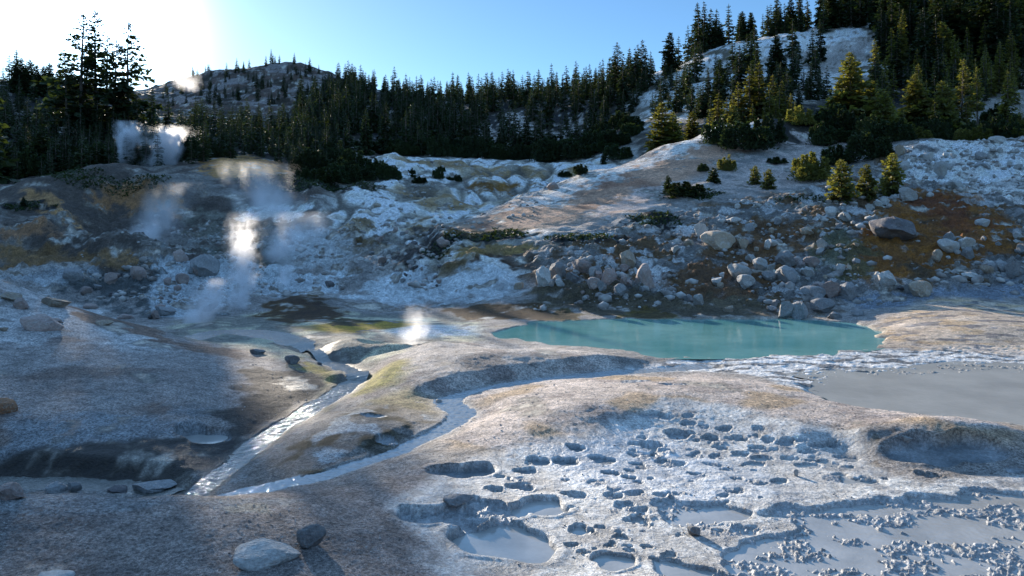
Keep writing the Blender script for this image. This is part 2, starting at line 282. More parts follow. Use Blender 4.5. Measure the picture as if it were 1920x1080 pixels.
# ---- roughness of the ground itself
CLAY = flat([(820, 1100), (740, 960), (800, 900), (930, 860), (1030, 850), (1200, 800), (1240, 775), (1330, 775), (1500, 815), (1600, 830), (1640, 870), (1720, 900), (1960, 890), (2300, 900), (2300, 1300), (820, 1300)])
m_clay = mask(CLAY, .25, .4)
near = (1 - sstep(26, 45, RR)); midf = sstep(36, 46, Y) * (1 - sstep(140, 200, RR))
grain = fbm(X, Y, .085, 2, 51, .6) * damp(.085); clod = fbm(X, Y, .3, 3, 53) * damp(.3)
dry = (1 - m_clay) * (1 - m_pool) * (1 - m_pond) * (1 - np.maximum(0, 1 - np.minimum(np.minimum(sA, sB), sC)).clip(0, 1))
Z = Z + near * dry * (.040 * grain + .016 * clod + .05 * NB * sstep(12, 20, RR))
Z = Z + near * m_clay * (1 - m_mud) * (1 - pitm) * (.006 * np.abs(grain) + .022 * np.abs(clod) * sstep(.05, .3, NB + .1))
outc = sstep(40, 44, Y) * (1 - m_pool)
ROUGH = mask(planY([(1010, 41), (1250, 40), (1500, 40), (1700, 41), (2100, 41), (2100, 80), (1690, 74), (1500, 64), (1250, 60), (1010, 50)]), 2, 2)
ROCKYL = mask(planY([(-100, 44), (300, 40), (560, 46), (800, 46), (850, 60), (780, 66), (560, 66), (300, 72), (150, 66), (-100, 50)]), 2, 2)
DUNE = mask(plan([(835, 436), (960, 380), (1100, 326), (1250, 276), (1350, 242), (1440, 226), (1440, 262), (1350, 300), (1290, 345), (1180, 395), (1010, 428)]), 1.5, .8)
Z = Z + outc * (1 - DUNE) * (.28 * fbm(X, Y, 6, 3, 61) + .16 * fbm(X, Y, 1.6, 3, 62))
Z = Z + DUNE * (.05 * fbm(X, Y, 1.2, 3, 63))
Z = Z + np.maximum(ROUGH, ROCKYL) * (.42 * np.abs(fbm(X, Y, 1.0, 4, 64, .6)) + .5 * np.maximum(0, fbm(X, Y, 2.6, 2, 65)))
gul = np.abs(fbm(X * 1.0, Y * .4, 5.5, 2, 66)); VALLEY = mask(planY([(560, 66), (800, 48), (1000, 47), (860, 62), (960, 72), (1100, 92), (1100, 118), (700, 112), (600, 90)]), 3, 2)
def knoll(px, Yd, rx, ry, hgt, rot=0.0):
    global Z
    cx, cy = (px - CX) / F * Yd, Yd; c, s_ = math.cos(rot), math.sin(rot); dx, dy = X - cx, Y - cy
    Z = Z + hgt * np.exp(-((dx * c + dy * s_) / rx) ** 2 - ((dy * c - dx * s_) / ry) ** 2)
knoll(40, 69, 7, 5, 1.6); knoll(245, 74, 7, 4, 1.5); knoll(60, 53.5, 12, 2.6, 1.0, -.12); knoll(240, 51.5, 6, 1.6, .5, -.2); knoll(185, 63, 2.2, 8, -1.6, .25); knoll(390, 64, 5, 8, -.8)
HILLL = mask(planY([(-250, 47), (150, 47), (330, 52), (400, 66), (420, 84), (-250, 84)]), 2, 1.5)
Z = Z + HILLL * (1.1 * (np.abs(fbm(X, Y, 9, 3, 92)) - .15) + .25 * np.abs(fbm(X, Y * .5, 1.6, 3, 93)))
Z = Z + VALLEY * (.30 * np.abs(fbm(X, Y, 1.6, 4, 97, .6)) + 1.9 * (gul - .25) + .8 * fbm(X, Y, 9, 2, 90)) + sstep(120, 200, RR) * (2.0 * fbm(X, Y, 24, 3, 67) + 1.2 * np.abs(fbm(X, Y, 7, 2, 68)))

# ------------------------------------------------------------------ ground colours (albedo) laid over patches of ground
BASE = np.empty(X.shape + (3,), np.float32); BASE[:] = (.37, .345, .325)
WET = np.zeros(X.shape, np.float32)
def paint(m, c, wet=None):
    global WET
    m = np.clip(m, 0, 1)[..., None]; BASE[:] = BASE * (1 - m) + np.array(c, np.float32) * m
    if wet is not None: WET = WET * (1 - m[..., 0]) + wet * m[..., 0]
def patch(pts, c, soft=.5, warp=.5, k=1.0, wet=None, mod=None):
    m = sstep(.28, .72, mask(plan(pts), soft * 1.6, warp * 1.5) + NE * .9) * k
    if mod is not None: m = m * mod
    paint(m, c, wet)
WHITE, GREY, PINK, TAN = (.58, .56, .53), (.36, .35, .34), (.42, .34, .30), (.40, .33, .25)
ORANGE, BROWN, OLIVE, YEL, DARK, RUST = (.30, .16, .07), (.16, .105, .07), (.175, .11, .055), (.47, .34, .14), (.055, .045, .035), (.24, .10, .04)
# far things first
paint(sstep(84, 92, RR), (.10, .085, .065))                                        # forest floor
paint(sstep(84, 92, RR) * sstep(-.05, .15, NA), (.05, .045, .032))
HILLF = mask(planY([(270, 178), (640, 178), (660, 300), (200, 300)]), 8, 4); paint(HILLF, (.19, .135, .11)); paint(HILLF * sstep(.0, .15, fbm(X, Y, 12, 5, 99, .65)), (.11, .085, .06)); paint(HILLF * sstep(.12, .25, fbm(X, Y, 8, 5, 101, .65)), (.30, .265, .25))
HILLR = mask(planY([(1180, 120), (1330, 112), (1500, 118), (1700, 140), (1700, 200), (1200, 200)]), 5, 4); paint(HILLR, (.62, .60, .57)); paint(HILLR * sstep(.12, .3, fbm(X, Y, 5, 3, 71)), (.22, .19, .15))
VAL = mask(planY([(540, 66), (640, 62), (820, 47), (1010, 47), (1010, 60), (860, 62), (980, 74), (1200, 100), (1160, 122), (900, 124), (660, 108), (560, 92)]), 3, 2)
paint(VAL, (.66, .65, .62)); paint(VAL * .9 * sstep(.05, .32, fbm(X, Y, 11, 4, 72)), (.34, .24, .14), 0); paint(VAL * .85 * sstep(.14, .03, gul), (.20, .18, .155)); paint(VAL * .7 * sstep(.12, .3, fbm(X, Y * .6, 2.2, 4, 73)), (.40, .37, .32))
paint(VAL * sstep(.1, .3, fbm(X, Y, 5, 3, 77)) * (1 - sstep(60, 75, RR)), (.26, .18, .10))
paint(mask(planY([(1600, 100), (1760, 97), (1960, 100), (1960, 124), (1860, 126), (1780, 108), (1640, 112)]), 3, 3), (.40, .37, .34))
for pts in ([(880, 300), (960, 210), (1010, 250), (990, 290)], [(880, 262), (920, 230), (930, 262)], [(1020, 270), (1080, 215), (1090, 250)], [(640, 290), (690, 282), (700, 305), (660, 312)], [(1500, 105), (1640, 60), (1640, 90), (1520, 160)]):
    patch(pts, (.44, .40, .37), 2, 2)
# left hills
LEFT = mask(planY([(-250, 44), (100, 46), (300, 44), (480, 50), (560, 62), (640, 78), (640, 88), (400, 90), (-250, 86)]), 2, 1.5)
paint(LEFT, (.19, .16, .14)); paint(LEFT * sstep(0, .25, NA + .4 * NE), (.27, .25, .23))
patch([(30, 362), (110, 362), (190, 440), (150, 420), (60, 395)], (.44, .285, .18), .8, .5)
patch([(0, 425), (80, 410), (170, 450), (60, 450), (0, 450)], (.36, .23, .16), .8, .5)
patch([(0, 465), (120, 455), (230, 480), (320, 500), (280, 512), (120, 505), (0, 520)], (.33, .225, .145), .8, .5)
patch([(180, 350), (240, 340), (320, 350), (350, 385), (340, 405), (230, 400), (180, 380)], (.36, .22, .14), 1.2, .6)
patch([(375, 300), (450, 290), (520, 310), (560, 335), (470, 345), (380, 325)], (.42, .26, .14), 1.2, .7)
patch([(370, 390), (500, 380), (600, 400), (620, 470), (560, 520), (420, 520), (350, 470)], (.24, .23, .20), 2, 1.5); patch([(380, 470), (480, 440), (560, 470), (480, 520)], (.14, .14, .11), 1.5, 1.5)
patch([(350, 430), (620, 400), (640, 560), (300, 590)], (.34, .36, .36), 2, 2, .5, mod=sstep(0, .25, NB))
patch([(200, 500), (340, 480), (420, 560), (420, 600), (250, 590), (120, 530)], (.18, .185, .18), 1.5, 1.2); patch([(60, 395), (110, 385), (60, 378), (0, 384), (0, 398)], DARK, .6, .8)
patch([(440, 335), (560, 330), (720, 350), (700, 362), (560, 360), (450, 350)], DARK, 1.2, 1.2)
patch([(590, 470), (640, 430), (690, 450), (650, 500), (590, 520)], OLIVE, 1.5, 1)
# centre
patch([(640, 560), (700, 525), (760, 505), (840, 505), (900, 480), (950, 495), (1000, 525), (960, 555), (800, 570)], (.50, .51, .51), .8, .5)
patch([(430, 412), (470, 385), (580, 385), (600, 405), (520, 415)], (.56, .57, .54), .8, .5); patch([(690, 440), (690, 390), (730, 370), (770, 390), (740, 430)], (.66, .65, .62), 1, .5); patch([(60, 452), (180, 440), (215, 472), (120, 470)], (.50, .49, .46), .6, .5); patch([(300, 500), (420, 475), (640, 520), (640, 550), (480, 560), (340, 600), (260, 560)], (.52, .54, .55), .8, .6, .8)
patch([(0, 505), (90, 490), (210, 512), (110, 530), (0, 520)], (.42, .44, .45), .6, .5, .7); patch([(520, 440), (600, 425), (680, 470), (640, 520), (560, 500)], (.50, .51, .51), .9, .5, .8)
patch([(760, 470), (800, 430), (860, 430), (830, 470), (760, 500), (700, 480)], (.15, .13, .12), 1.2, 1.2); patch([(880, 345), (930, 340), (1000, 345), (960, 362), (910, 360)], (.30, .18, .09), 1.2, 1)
patch([(820, 478), (930, 455), (1000, 462), (960, 480), (880, 492)], (.35, .25, .14), .8, .8); patch([(880, 500), (960, 470), (1040, 465), (1040, 500), (1000, 520), (960, 505)], BROWN, .8, .8)
paint(DUNE, (.50, .345, .27)); paint(DUNE * sstep(.0, .3, fbm(X, Y, 7, 3, 74)), (.40, .255, .195))
patch([(1050, 345), (1250, 272), (1430, 218), (1430, 240), (1260, 295), (1120, 345), (1000, 395), (960, 390)], (.56, .53, .50), 1.6, 1)
patch([(1100, 400), (1200, 350), (1300, 340), (1280, 372), (1180, 400)], (.48, .44, .42), 1.5, 1, .7)
patch([(1310, 350), (1400, 300), (1500, 250), (1580, 260), (1560, 340), (1400, 365)], (.46, .40, .37), 2, 1.5)
# boulder slope
paint(ROUGH, (.27, .255, .24)); paint(ROUGH * sstep(-.05, .1, fbm(X, Y, 5, 4, 75, .6)), (.23, .155, .10)); paint(ROUGH * sstep(.12, .25, fbm(X, Y, 1.8, 4, 76, .6)), (.46, .45, .44))
patch([(1250, 520), (1340, 470), (1400, 540), (1480, 560), (1320, 575)], (.235, .15, .10), .8, .6)
patch([(1000, 535), (1080, 530), (1300, 560), (1480, 560), (1460, 590), (1200, 595), (1010, 580)], (.20, .165, .12), .8, .8)
patch([(1330, 450), (1430, 410), (1520, 420), (1500, 480), (1460, 530), (1380, 520)], (.235, .145, .09), 1, .6)
patch([(1560, 470), (1640, 400), (1720, 350), (1790, 360), (1880, 410), (1920, 450), (1900, 470), (1780, 500), (1700, 525), (1600, 530)], (.32, .165, .08), 1.4, .7)
patch([(1690, 370), (1780, 365), (1860, 420), (1780, 440)], (.28, .12, .05), 1, .8, .8)
patch([(1520, 450), (1600, 420), (1640, 500), (1620, 530), (1520, 520)], (.20, .20, .13), .8, .8, .7)
patch([(1700, 300), (1740, 262), (1940, 262), (1940, 400), (1860, 360), (1780, 345), (1700, 340)], (.60, .57, .54), 1.2, 1)
patch([(1560, 545), (1700, 545), (1930, 520), (1930, 560), (1760, 560), (1600, 585)], (.30, .32, .35), .8, .8)
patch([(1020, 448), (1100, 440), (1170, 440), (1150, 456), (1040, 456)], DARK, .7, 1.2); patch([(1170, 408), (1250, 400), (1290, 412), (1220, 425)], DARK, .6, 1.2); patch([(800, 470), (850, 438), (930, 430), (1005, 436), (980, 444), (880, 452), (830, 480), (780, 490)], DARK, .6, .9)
# flats by the streams
MIDF = mask(flat([(330, 655), (330, 600), (560, 578), (900, 590), (900, 640), (640, 720), (600, 700)]), .6, .6); paint(MIDF, (.36, .34, .30)); paint(MIDF * sstep(0, .2, NB), (.50, .47, .38))
paint(mask(flat([(520, 720), (560, 670), (620, 690), (640, 720), (600, 760)]), .3, .4), (.42, .34, .16))
paint(mask(flat([(560, 612), (700, 596), (780, 600), (820, 612), (720, 622), (620, 625)]), .5, .6), YEL)
patch([(470, 600), (500, 575), (560, 553), (620, 560), (660, 590), (560, 608)], OLIVE, .5, .5); patch([(600, 612), (640, 595), (720, 600), (640, 612)], (.12, .105, .03), .4, .5)
patch([(820, 585), (900, 570), (1010, 570), (1060, 590), (1050, 603), (900, 600)], OLIVE, .4, .5); patch([(1020, 600), (1050, 575), (1080, 580), (1090, 600)], (.20, .14, .03), .2, .3); patch([(1150, 600), (1200, 575), (1260, 585), (1280, 600)], (.22, .16, .05), .3, .4)
paint(mask(flat([(700, 620), (800, 606), (900, 612), (900, 630), (760, 635)]), .4, .4), (.60, .58, .53))
MOUND = mask(flat([(640, 720), (700, 680), (820, 640), (1000, 645), (1200, 680), (1220, 695), (1000, 712), (880, 730), (820, 752), (760, 740), (680, 745)], .2), .4, .4)
paint(MOUND, (.50, .455, .42)); paint(MOUND * sstep(.0, .3, fbm(X, Y, 1.8, 3, 78)), (.38, .335, .31))
paint(mask(flat([(660, 740), (680, 700), (760, 690), (780, 710), (720, 735)]), .3, .4), (.40, .35, .17)); paint(mask(flat([(660, 800), (690, 755), (760, 735), (820, 745), (800, 775)]), .4, .4) * .7, (.33, .27, .14))
BERM = mask(flat([(840, 850), (870, 790), (900, 740), (1050, 712), (1300, 700), (1450, 725), (1600, 770), (1900, 810), (1960, 830), (1900, 860), (1700, 835), (1500, 812), (1300, 780), (1200, 795), (1080, 850), (950, 870)]), .4, .4)
paint(BERM, (.53, .47, .43)); paint(BERM * sstep(.05, .35, fbm(X, Y, 1.5, 3, 79)), (.42, .37, .345)); paint(BERM * sstep(.15, .35, fbm(X, Y, 2.6, 2, 80)), (.46, .37, .29))
paint(np.exp(-((m_pond - .15) / .2) ** 2) * (m_pond > .01) * .6, (.42, .34, .22))
# left mound
LM = mask(planY([(-200, 17), (340, 16.2), (520, 19), (620, 23.5), (560, 26), (440, 28.2), (330, 29.5), (0, 33), (-200, 34)]), .6, .5)
paint(LM, (.40, .365, .345)); paint(LM * sstep(.05, .4, fbm(X, Y, 3.2, 3, 81)), (.31, .26, .235))
patch([(-50, 520), (60, 545), (200, 590), (330, 640), (250, 650), (120, 640), (-50, 650)], (.52, .51, .50), 1.2, .5, .7)
patch([(120, 570), (240, 600), (340, 640), (460, 660), (440, 675), (300, 640), (160, 600)], (.32, .24, .20), .4, .5)
patch([(-50, 720), (200, 770), (380, 790), (330, 840), (-50, 850)], (.34, .345, .35), .9, .6)
patch([(470, 690), (590, 700), (600, 740), (540, 790), (460, 820), (420, 790)], (.17, .15, .135), .5, .5)
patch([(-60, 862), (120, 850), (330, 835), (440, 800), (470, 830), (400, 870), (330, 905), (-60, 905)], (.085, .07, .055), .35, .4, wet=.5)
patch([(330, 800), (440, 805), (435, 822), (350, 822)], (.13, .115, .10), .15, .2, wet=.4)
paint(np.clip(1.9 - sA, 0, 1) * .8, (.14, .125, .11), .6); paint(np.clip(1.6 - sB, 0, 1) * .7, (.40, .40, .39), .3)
ISL = mask(flat([(400, 925), (480, 860), (600, 800), (700, 760), (800, 770), (820, 790), (700, 850), (560, 895)]), .3, .3)
paint(ISL * .9, (.30, .28, .26)); paint(ISL * sstep(.0, .25, fbm(X, Y, 1.4, 3, 83)), (.15, .13, .09)); paint(ISL * sstep(.12, .3, fbm(X, Y, 1.1, 3, 84)), (.42, .43, .43))
# near mound
NM = mask(flat([(-300, 915), (320, 926), (480, 930), (640, 905), (800, 860), (900, 860), (760, 940), (800, 1000), (860, 1120), (800, 1300), (-500, 1300)], .2), .3, .3)
paint(NM, (.39, .345, .32)); paint(NM * sstep(.0, .4, fbm(X, Y, 1.8, 3, 85)), (.315, .285, .27)); patch([(-50, 925), (300, 930), (560, 940), (400, 960), (100, 970), (-50, 960)], (.34, .335, .33), .25, .3)
patch([(400, 950), (500, 945), (520, 962), (420, 965)], (.42, .38, .33), .1, .2)
# white clay flats
paint(m_clay, (.435, .425, .41), .45); paint(m_clay * sstep(.0, .25, NB + .6 * NC), (.50, .49, .47), .3); paint(m_clay * sstep(.12, .3, fbm(X, Y, .9, 3, 86)), (.33, .325, .32), .5)
paint(mask(flat([(1000, 850), (1200, 820), (1450, 880), (1500, 930), (1300, 935), (1100, 915)]), .5, .4) * .75, (.40, .405, .41), .85)
paint(pscum * .8, (.30, .295, .28), .5); paint(m_shelf, (.50, .49, .475), .5); paint(m_shelf * sstep(.05, .2, fbm(X, Y * 2, .9, 3, 87)), (.20, .195, .19), .6)
paint(pitm * .9, (.20, .215, .225), .8); paint(m_scum * .9, (.33, .33, .33), .7)
m_rm = mask(planY([(1600, 30.5), (1650, 36), (1760, 40), (1960, 39), (2200, 38), (2200, 30), (1900, 29), (1700, 29.6)]), .5, .6)
paint(m_rm, (.52, .44, .37)); paint(m_rm * sstep(.05, .3, fbm(X, Y * 1.6, 1.6, 3, 88)), (.52, .41, .31)); paint(m_rm * sstep(.1, .3, fbm(X, Y * 2, 1.2, 3, 89)), (.30, .28, .27))
paint(np.exp(-((m_pool - .2) / .22) ** 2) * (m_pool > .01) * .7, (.36, .33, .28), .6)
BASE *= (1 + (.10 + .12 * sstep(20, 40, RR)) * NB + .12 * NA)[..., None]
LUM = BASE.mean(-1, keepdims=True); BASE = LUM + (BASE - LUM) * 1.55; BASE *= (LUM / .38) ** .75
BASE *= (1 + .30 * NE * sstep(30, 45, RR) + .30 * fbm(X, Y, .35, 2, 98) * damp(.35) * sstep(18, 36, RR))[..., None]
np.clip(BASE, .015, .78, out=BASE)

# ------------------------------------------------------------------ materials
def mat(name):
    m = bpy.data.materials.new(name); m.use_nodes = True; t = m.node_tree; t.nodes.clear()
    o = t.nodes.new('ShaderNodeOutputMaterial'); p = t.nodes.new('ShaderNodeBsdfPrincipled'); t.links.new(p.outputs[0], o.inputs[0])
    return m, t, p, o
def nd(t, typ, **kw):
    n_ = t.nodes.new(typ)
    for k, v in kw.items():
        if k in n_.inputs: n_.inputs[k].default_value = v
        else: setattr(n_, k, v)
    return n_
def mathn(t, op, a_, b_=None, clamp=False):
    m = t.nodes.new('ShaderNodeMath'); m.operation = op; m.use_clamp = clamp
    for i, v in enumerate((a_, b_)):
        if v is None: continue
        if isinstance(v, (int, float)): m.inputs[i].default_value = v
        else: t.links.new(v, m.inputs[i])
    return m.outputs[0]
def noise(t, scale, detail=3, rough=.55, vec=None):
    n_ = nd(t, 'ShaderNodeTexNoise', Scale=scale, Detail=detail, Roughness=rough)
    if vec is not None: t.links.new(vec, n_.inputs['Vector'])
    return n_.outputs['Fac']
def ramp(t, fac, stops):
    r = t.nodes.new('ShaderNodeValToRGB'); e = r.color_ramp.elements
    while len(e) < len(stops): e.new(.5)
    for k, (p_, c) in enumerate(stops): e[k].position = p_; e[k].color = (c if isinstance(c, tuple) else (c, c, c)) + (1,)
    t.links.new(fac, r.inputs[0]); return r.outputs[0]
def mixc(t, fac, a_, b_, mode='MIX'):
    m = t.nodes.new('ShaderNodeMix'); m.data_type = 'RGBA'; m.blend_type = mode
    for i, v in ((0, fac), (6, a_), (7, b_)):
        if isinstance(v, (int, float)): m.inputs[i].default_value = v
        elif isinstance(v, tuple): m.inputs[i].default_value = v + (1,)
        else: t.links.new(v, m.inputs[i])
    return m.outputs[2]

def ground_material():
    m, t, p, o = mat('hydrothermal_ground')
    geo = nd(t, 'ShaderNodeNewGeometry'); pos = geo.outputs['Position']
    col = nd(t, 'ShaderNodeAttribute', attribute_name='Col').outputs['Color']; wet = nd(t, 'ShaderNodeAttribute', attribute_name='wet').outputs['Fac']
    cd = nd(t, 'ShaderNodeSeparateXYZ'); t.links.new(pos, cd.inputs[0])
    n1 = noise(t, 17, 5, .75, pos); n2 = noise(t, 3.2, 5, .6, pos); n3 = noise(t, 90, 2, .6, pos)
    v = ramp(t, n1, [(.36, .38), (.5, 1.0), (.62, 1.75)]); v2 = ramp(t, n2, [(.3, .62), (.7, 1.35)]); v3 = ramp(t, n3, [(.34, .55), (.58, 1.0), (.7, 1.8)])
    dryk = mathn(t, 'SUBTRACT', 1.0, mathn(t, 'MULTIPLY', wet, .75))
    c = mixc(t, dryk, col, mixc(t, 1.0, col, v, 'MULTIPLY')); c = mixc(t, 1.0, c, v2, 'MULTIPLY'); c = mixc(t, dryk, c, mixc(t, 1.0, c, v3, 'MULTIPLY'))
    t.links.new(c, p.inputs['Base Color'])
    t.links.new(mathn(t, 'SUBTRACT', .92, mathn(t, 'MULTIPLY', wet, .62)), p.inputs['Roughness'])
    p.inputs['Specular IOR Level'].default_value = .35
    b1 = nd(t, 'ShaderNodeBump', Strength=1.0, Distance=.12); t.links.new(n1, b1.inputs['Height'])
    b2 = nd(t, 'ShaderNodeBump', Strength=.45, Distance=.3); t.links.new(n2, b2.inputs['Height']); t.links.new(b1.outputs[0], b2.inputs['Normal'])
    t.links.new(mathn(t, 'SUBTRACT', 1.0, mathn(t, 'MULTIPLY', wet, .85)), b1.inputs['Strength']); t.links.new(b2.outputs[0], p.inputs['Normal'])
    return m
M_GROUND = ground_material()

def mesh_np(name, co, quads, mats=(), smooth=True, fmat=None, tris=None):
    me = bpy.data.meshes.new(name); co = np.asarray(co, np.float32)
    fs = [np.asarray(f, np.int32) for f in (quads, tris) if f is not None and len(f)]
    nf = sum(len(f) for f in fs); loops = np.concatenate([f.ravel() for f in fs])
    cnt = np.concatenate([np.full(len(f), f.shape[1], np.int32) for f in fs]); st = np.concatenate([[0], np.cumsum(cnt)[:-1]]).astype(np.int32)
    me.vertices.add(len(co)); me.vertices.foreach_set('co', co.ravel())
    me.loops.add(len(loops)); me.loops.foreach_set('vertex_index', loops)
    me.polygons.add(nf); me.polygons.foreach_set('loop_start', st)
    if smooth: me.polygons.foreach_set('use_smooth', np.ones(nf, bool))
    for m_ in mats: me.materials.append(m_)
    if fmat is not None: me.polygons.foreach_set('material_index', np.asarray(fmat, np.int32))
    me.update(calc_edges=True); me.validate(); return me
def link(name, me, parent=None, **kw):
    o = bpy.data.objects.new(name, me); COL.objects.link(o); o.parent = parent
    for k, v in kw.items(): o[k] = v
    return o

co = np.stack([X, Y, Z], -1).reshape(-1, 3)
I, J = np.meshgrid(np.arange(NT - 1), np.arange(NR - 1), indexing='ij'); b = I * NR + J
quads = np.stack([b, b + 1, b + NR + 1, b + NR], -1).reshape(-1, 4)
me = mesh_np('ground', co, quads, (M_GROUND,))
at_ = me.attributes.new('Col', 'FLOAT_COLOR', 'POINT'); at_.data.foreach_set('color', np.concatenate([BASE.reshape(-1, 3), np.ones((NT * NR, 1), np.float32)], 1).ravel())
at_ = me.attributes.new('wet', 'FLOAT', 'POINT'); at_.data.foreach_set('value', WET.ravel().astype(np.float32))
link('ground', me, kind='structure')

# ------------------------------------------------------------------ water
def water_mat(name, c, rough, bumps, spec=.5, var=None):
    m, t, p, o = mat(name); pos = nd(t, 'ShaderNodeNewGeometry').outputs['Position']
    p.inputs['Base Color'].default_value = c + (1,); p.inputs['Roughness'].default_value = rough; p.inputs['Specular IOR Level'].default_value = spec; p.inputs['IOR'].default_value = 1.33
    if var: t.links.new(mixc(t, ramp(t, noise(t, var[0], 4, .6, pos), [(.35, 0.0), (.65, 1.0)]), c, var[1]), p.inputs['Base Color'])
    last = None
    for sc, dist, st in bumps:
        bb = nd(t, 'ShaderNodeBump', Strength=st, Distance=dist); t.links.new(noise(t, sc, 3, .55, pos), bb.inputs['Height'])
        if last: t.links.new(last.outputs[0], bb.inputs['Normal'])
        last = bb
    if last: t.links.new(last.outputs[0], p.inputs['Normal'])
    return m
def sheet(name, poly, z, m, grow=0.0):
    c = poly.mean(0); P = c + (poly - c) * (1 + grow)
    bm = bmesh.new(); vs = [bm.verts.new((p[0], p[1], z)) for p in P]; f = bm.faces.new(vs); f.normal_update()
    if f.normal.z < 0: f.normal_flip()
    me = bpy.data.meshes.new(name); bm.to_mesh(me); bm.free(); me.materials.append(m)
    return link(name, me, kind='structure')
M_POOL = water_mat('turquoise_milky_water', (.065, .225, .215), .06, [(.8, .012, .15), (14, .008, .25)], .6, (.16, (.18, .36, .325)))
M_POND = water_mat('grey_mud_pond', (.30, .285, .255), .2, [(2.0, .03, .2), (11, .015, .4)], .4, (.5, (.38, .36, .32)))
M_MILKY = water_mat('milky_stream_water', (.25, .265, .27), .1, [(12, .03, .6)], .8)
M_MUD = water_mat('wet_grey_mud', (.27, .26, .24), .10, [(1.5, .02, .2), (12, .012, .3)], .8, (1.3, (.37, .355, .33)))
M_STREAM = water_mat('stream_water', (.12, .115, .10), .14, [(30, .03, .6)], 1.0)
sheet('pool_water', spline(np.vstack([POOL, POOL[:1]]), 6), 0.0, M_POOL, .10); sheet('mud_pond', POND, -.045, M_POND, .06)
sheet('mud_pool', flat([(760, 1000), (735, 960), (790, 925), (800, 870), (900, 852), (1010, 850), (1200, 780), (1290, 778), (1600, 830), (1720, 905), (1960, 890), (2250, 900), (2250, 1300), (1000, 1300), (800, 1060)]), -.088, M_MUD)
for pit in ((380, 812, 50, .16),):
    p = PITC[pit[0]]; r = pit[2] / F * p.y * .93
    sheet('mud_pool', np.array([(p.x + r * math.cos(k * .2618), p.y + (.6 if pit[0] == 1770 else .8) * r * math.sin(k * .2618)) for k in range(24)]), H(p.x, p.y) + .05, M_MUD)
for line, w, z in ST:
    tt = np.linspace(0, len(line) - 1, len(line) * 8); w = np.interp(tt, np.arange(len(line)), w); line = np.stack([np.interp(tt, np.arange(len(line)), line[:, c_]) for c_ in (0, 1)], 1)
    d = np.gradient(line, axis=0); d /= np.linalg.norm(d, axis=1)[:, None] + 1e-9; nrm = np.stack([d[:, 1], -d[:, 0]], 1)
    V = []; K = 15
    zc = np.array([H(*q) for q in line]); zc = np.convolve(np.pad(zc, 4, 'edge'), np.ones(9) / 9, 'valid') + .026
    for k in range(len(line)):
        for s in np.linspace(-.62, .62, K): q = line[k] + nrm[k] * w[k] * s; V.append((q[0], q[1], zc[k]))
    V = np.array(V); V[:, 2] += .018 * fbm(V[:, 0], V[:, 1], .15, 2, 95) + .012 * fbm(V[:, 0], V[:, 1], .05, 1, 96)
    Q = [(i * K + j, i * K + j + 1, (i + 1) * K + j + 1, (i + 1) * K + j) for i in range(len(line) - 1) for j in range(K - 1)]
    link('stream_water', mesh_np('stream_water', V, Q, (M_MILKY if z == -.08 else M_STREAM,)), kind='structure')

# ------------------------------------------------------------------ rocks
def rock_material(name, c1, c2, lich):
    m, t, p, o = mat(name); tc = nd(t, 'ShaderNodeTexCoord').outputs['Object']; rnd = nd(t, 'ShaderNodeObjectInfo').outputs['Random']
    pos = nd(t, 'ShaderNodeNewGeometry'); n1 = noise(t, 2.2, 5, .62, tc); n2 = noise(t, 16, 4, .65, pos.outputs['Position'])
    c = mixc(t, ramp(t, n1, [(.35, 0.0), (.65, 1.0)]), c1, c2)
    c = mixc(t, ramp(t, noise(t, 4.5, 5, .7, tc), [(.52, 0.0), (.62, .75)]), c, lich)
    c = mixc(t, 1.0, c, ramp(t, n2, [(.3, .7), (.7, 1.25)]), 'MULTIPLY')
    c = mixc(t, 1.0, c, ramp(t, rnd, [(0.0, .72), (1.0, 1.15)]), 'MULTIPLY')
    t.links.new(c, p.inputs['Base Color']); p.inputs['Roughness'].default_value = .85; p.inputs['Specular IOR Level'].default_value = .3
    b1 = nd(t, 'ShaderNodeBump', Strength=.7, Distance=.04); t.links.new(n2, b1.inputs['Height'])
    b2 = nd(t, 'ShaderNodeBump', Strength=.6, Distance=.15); t.links.new(noise(t, 6, 4, .6, tc), b2.inputs['Height']); t.links.new(b1.outputs[0], b2.inputs['Normal'])
    t.links.new(b2.outputs[0], p.inputs['Normal']); return m
RM = {'pale': rock_material('pale_rock', (.46, .44, .41), (.36, .34, .32), (.55, .53, .49)),
      'pink': rock_material('pinkish_rock', (.36, .27, .23), (.28, .21, .19), (.42, .37, .33)),
      'grey': rock_material('grey_rock', (.27, .265, .26), (.20, .195, .195), (.36, .35, .34)),
      'dark': rock_material('dark_rock', (.15, .13, .13), (.11, .10, .10), (.24, .22, .21)),
      'tan': rock_material('tan_rock', (.40, .32, .24), (.32, .25, .19), (.46, .42, .37)),
      'orange': rock_material('orange_rock', (.34, .17, .09), (.26, .14, .08), (.36, .28, .22))}
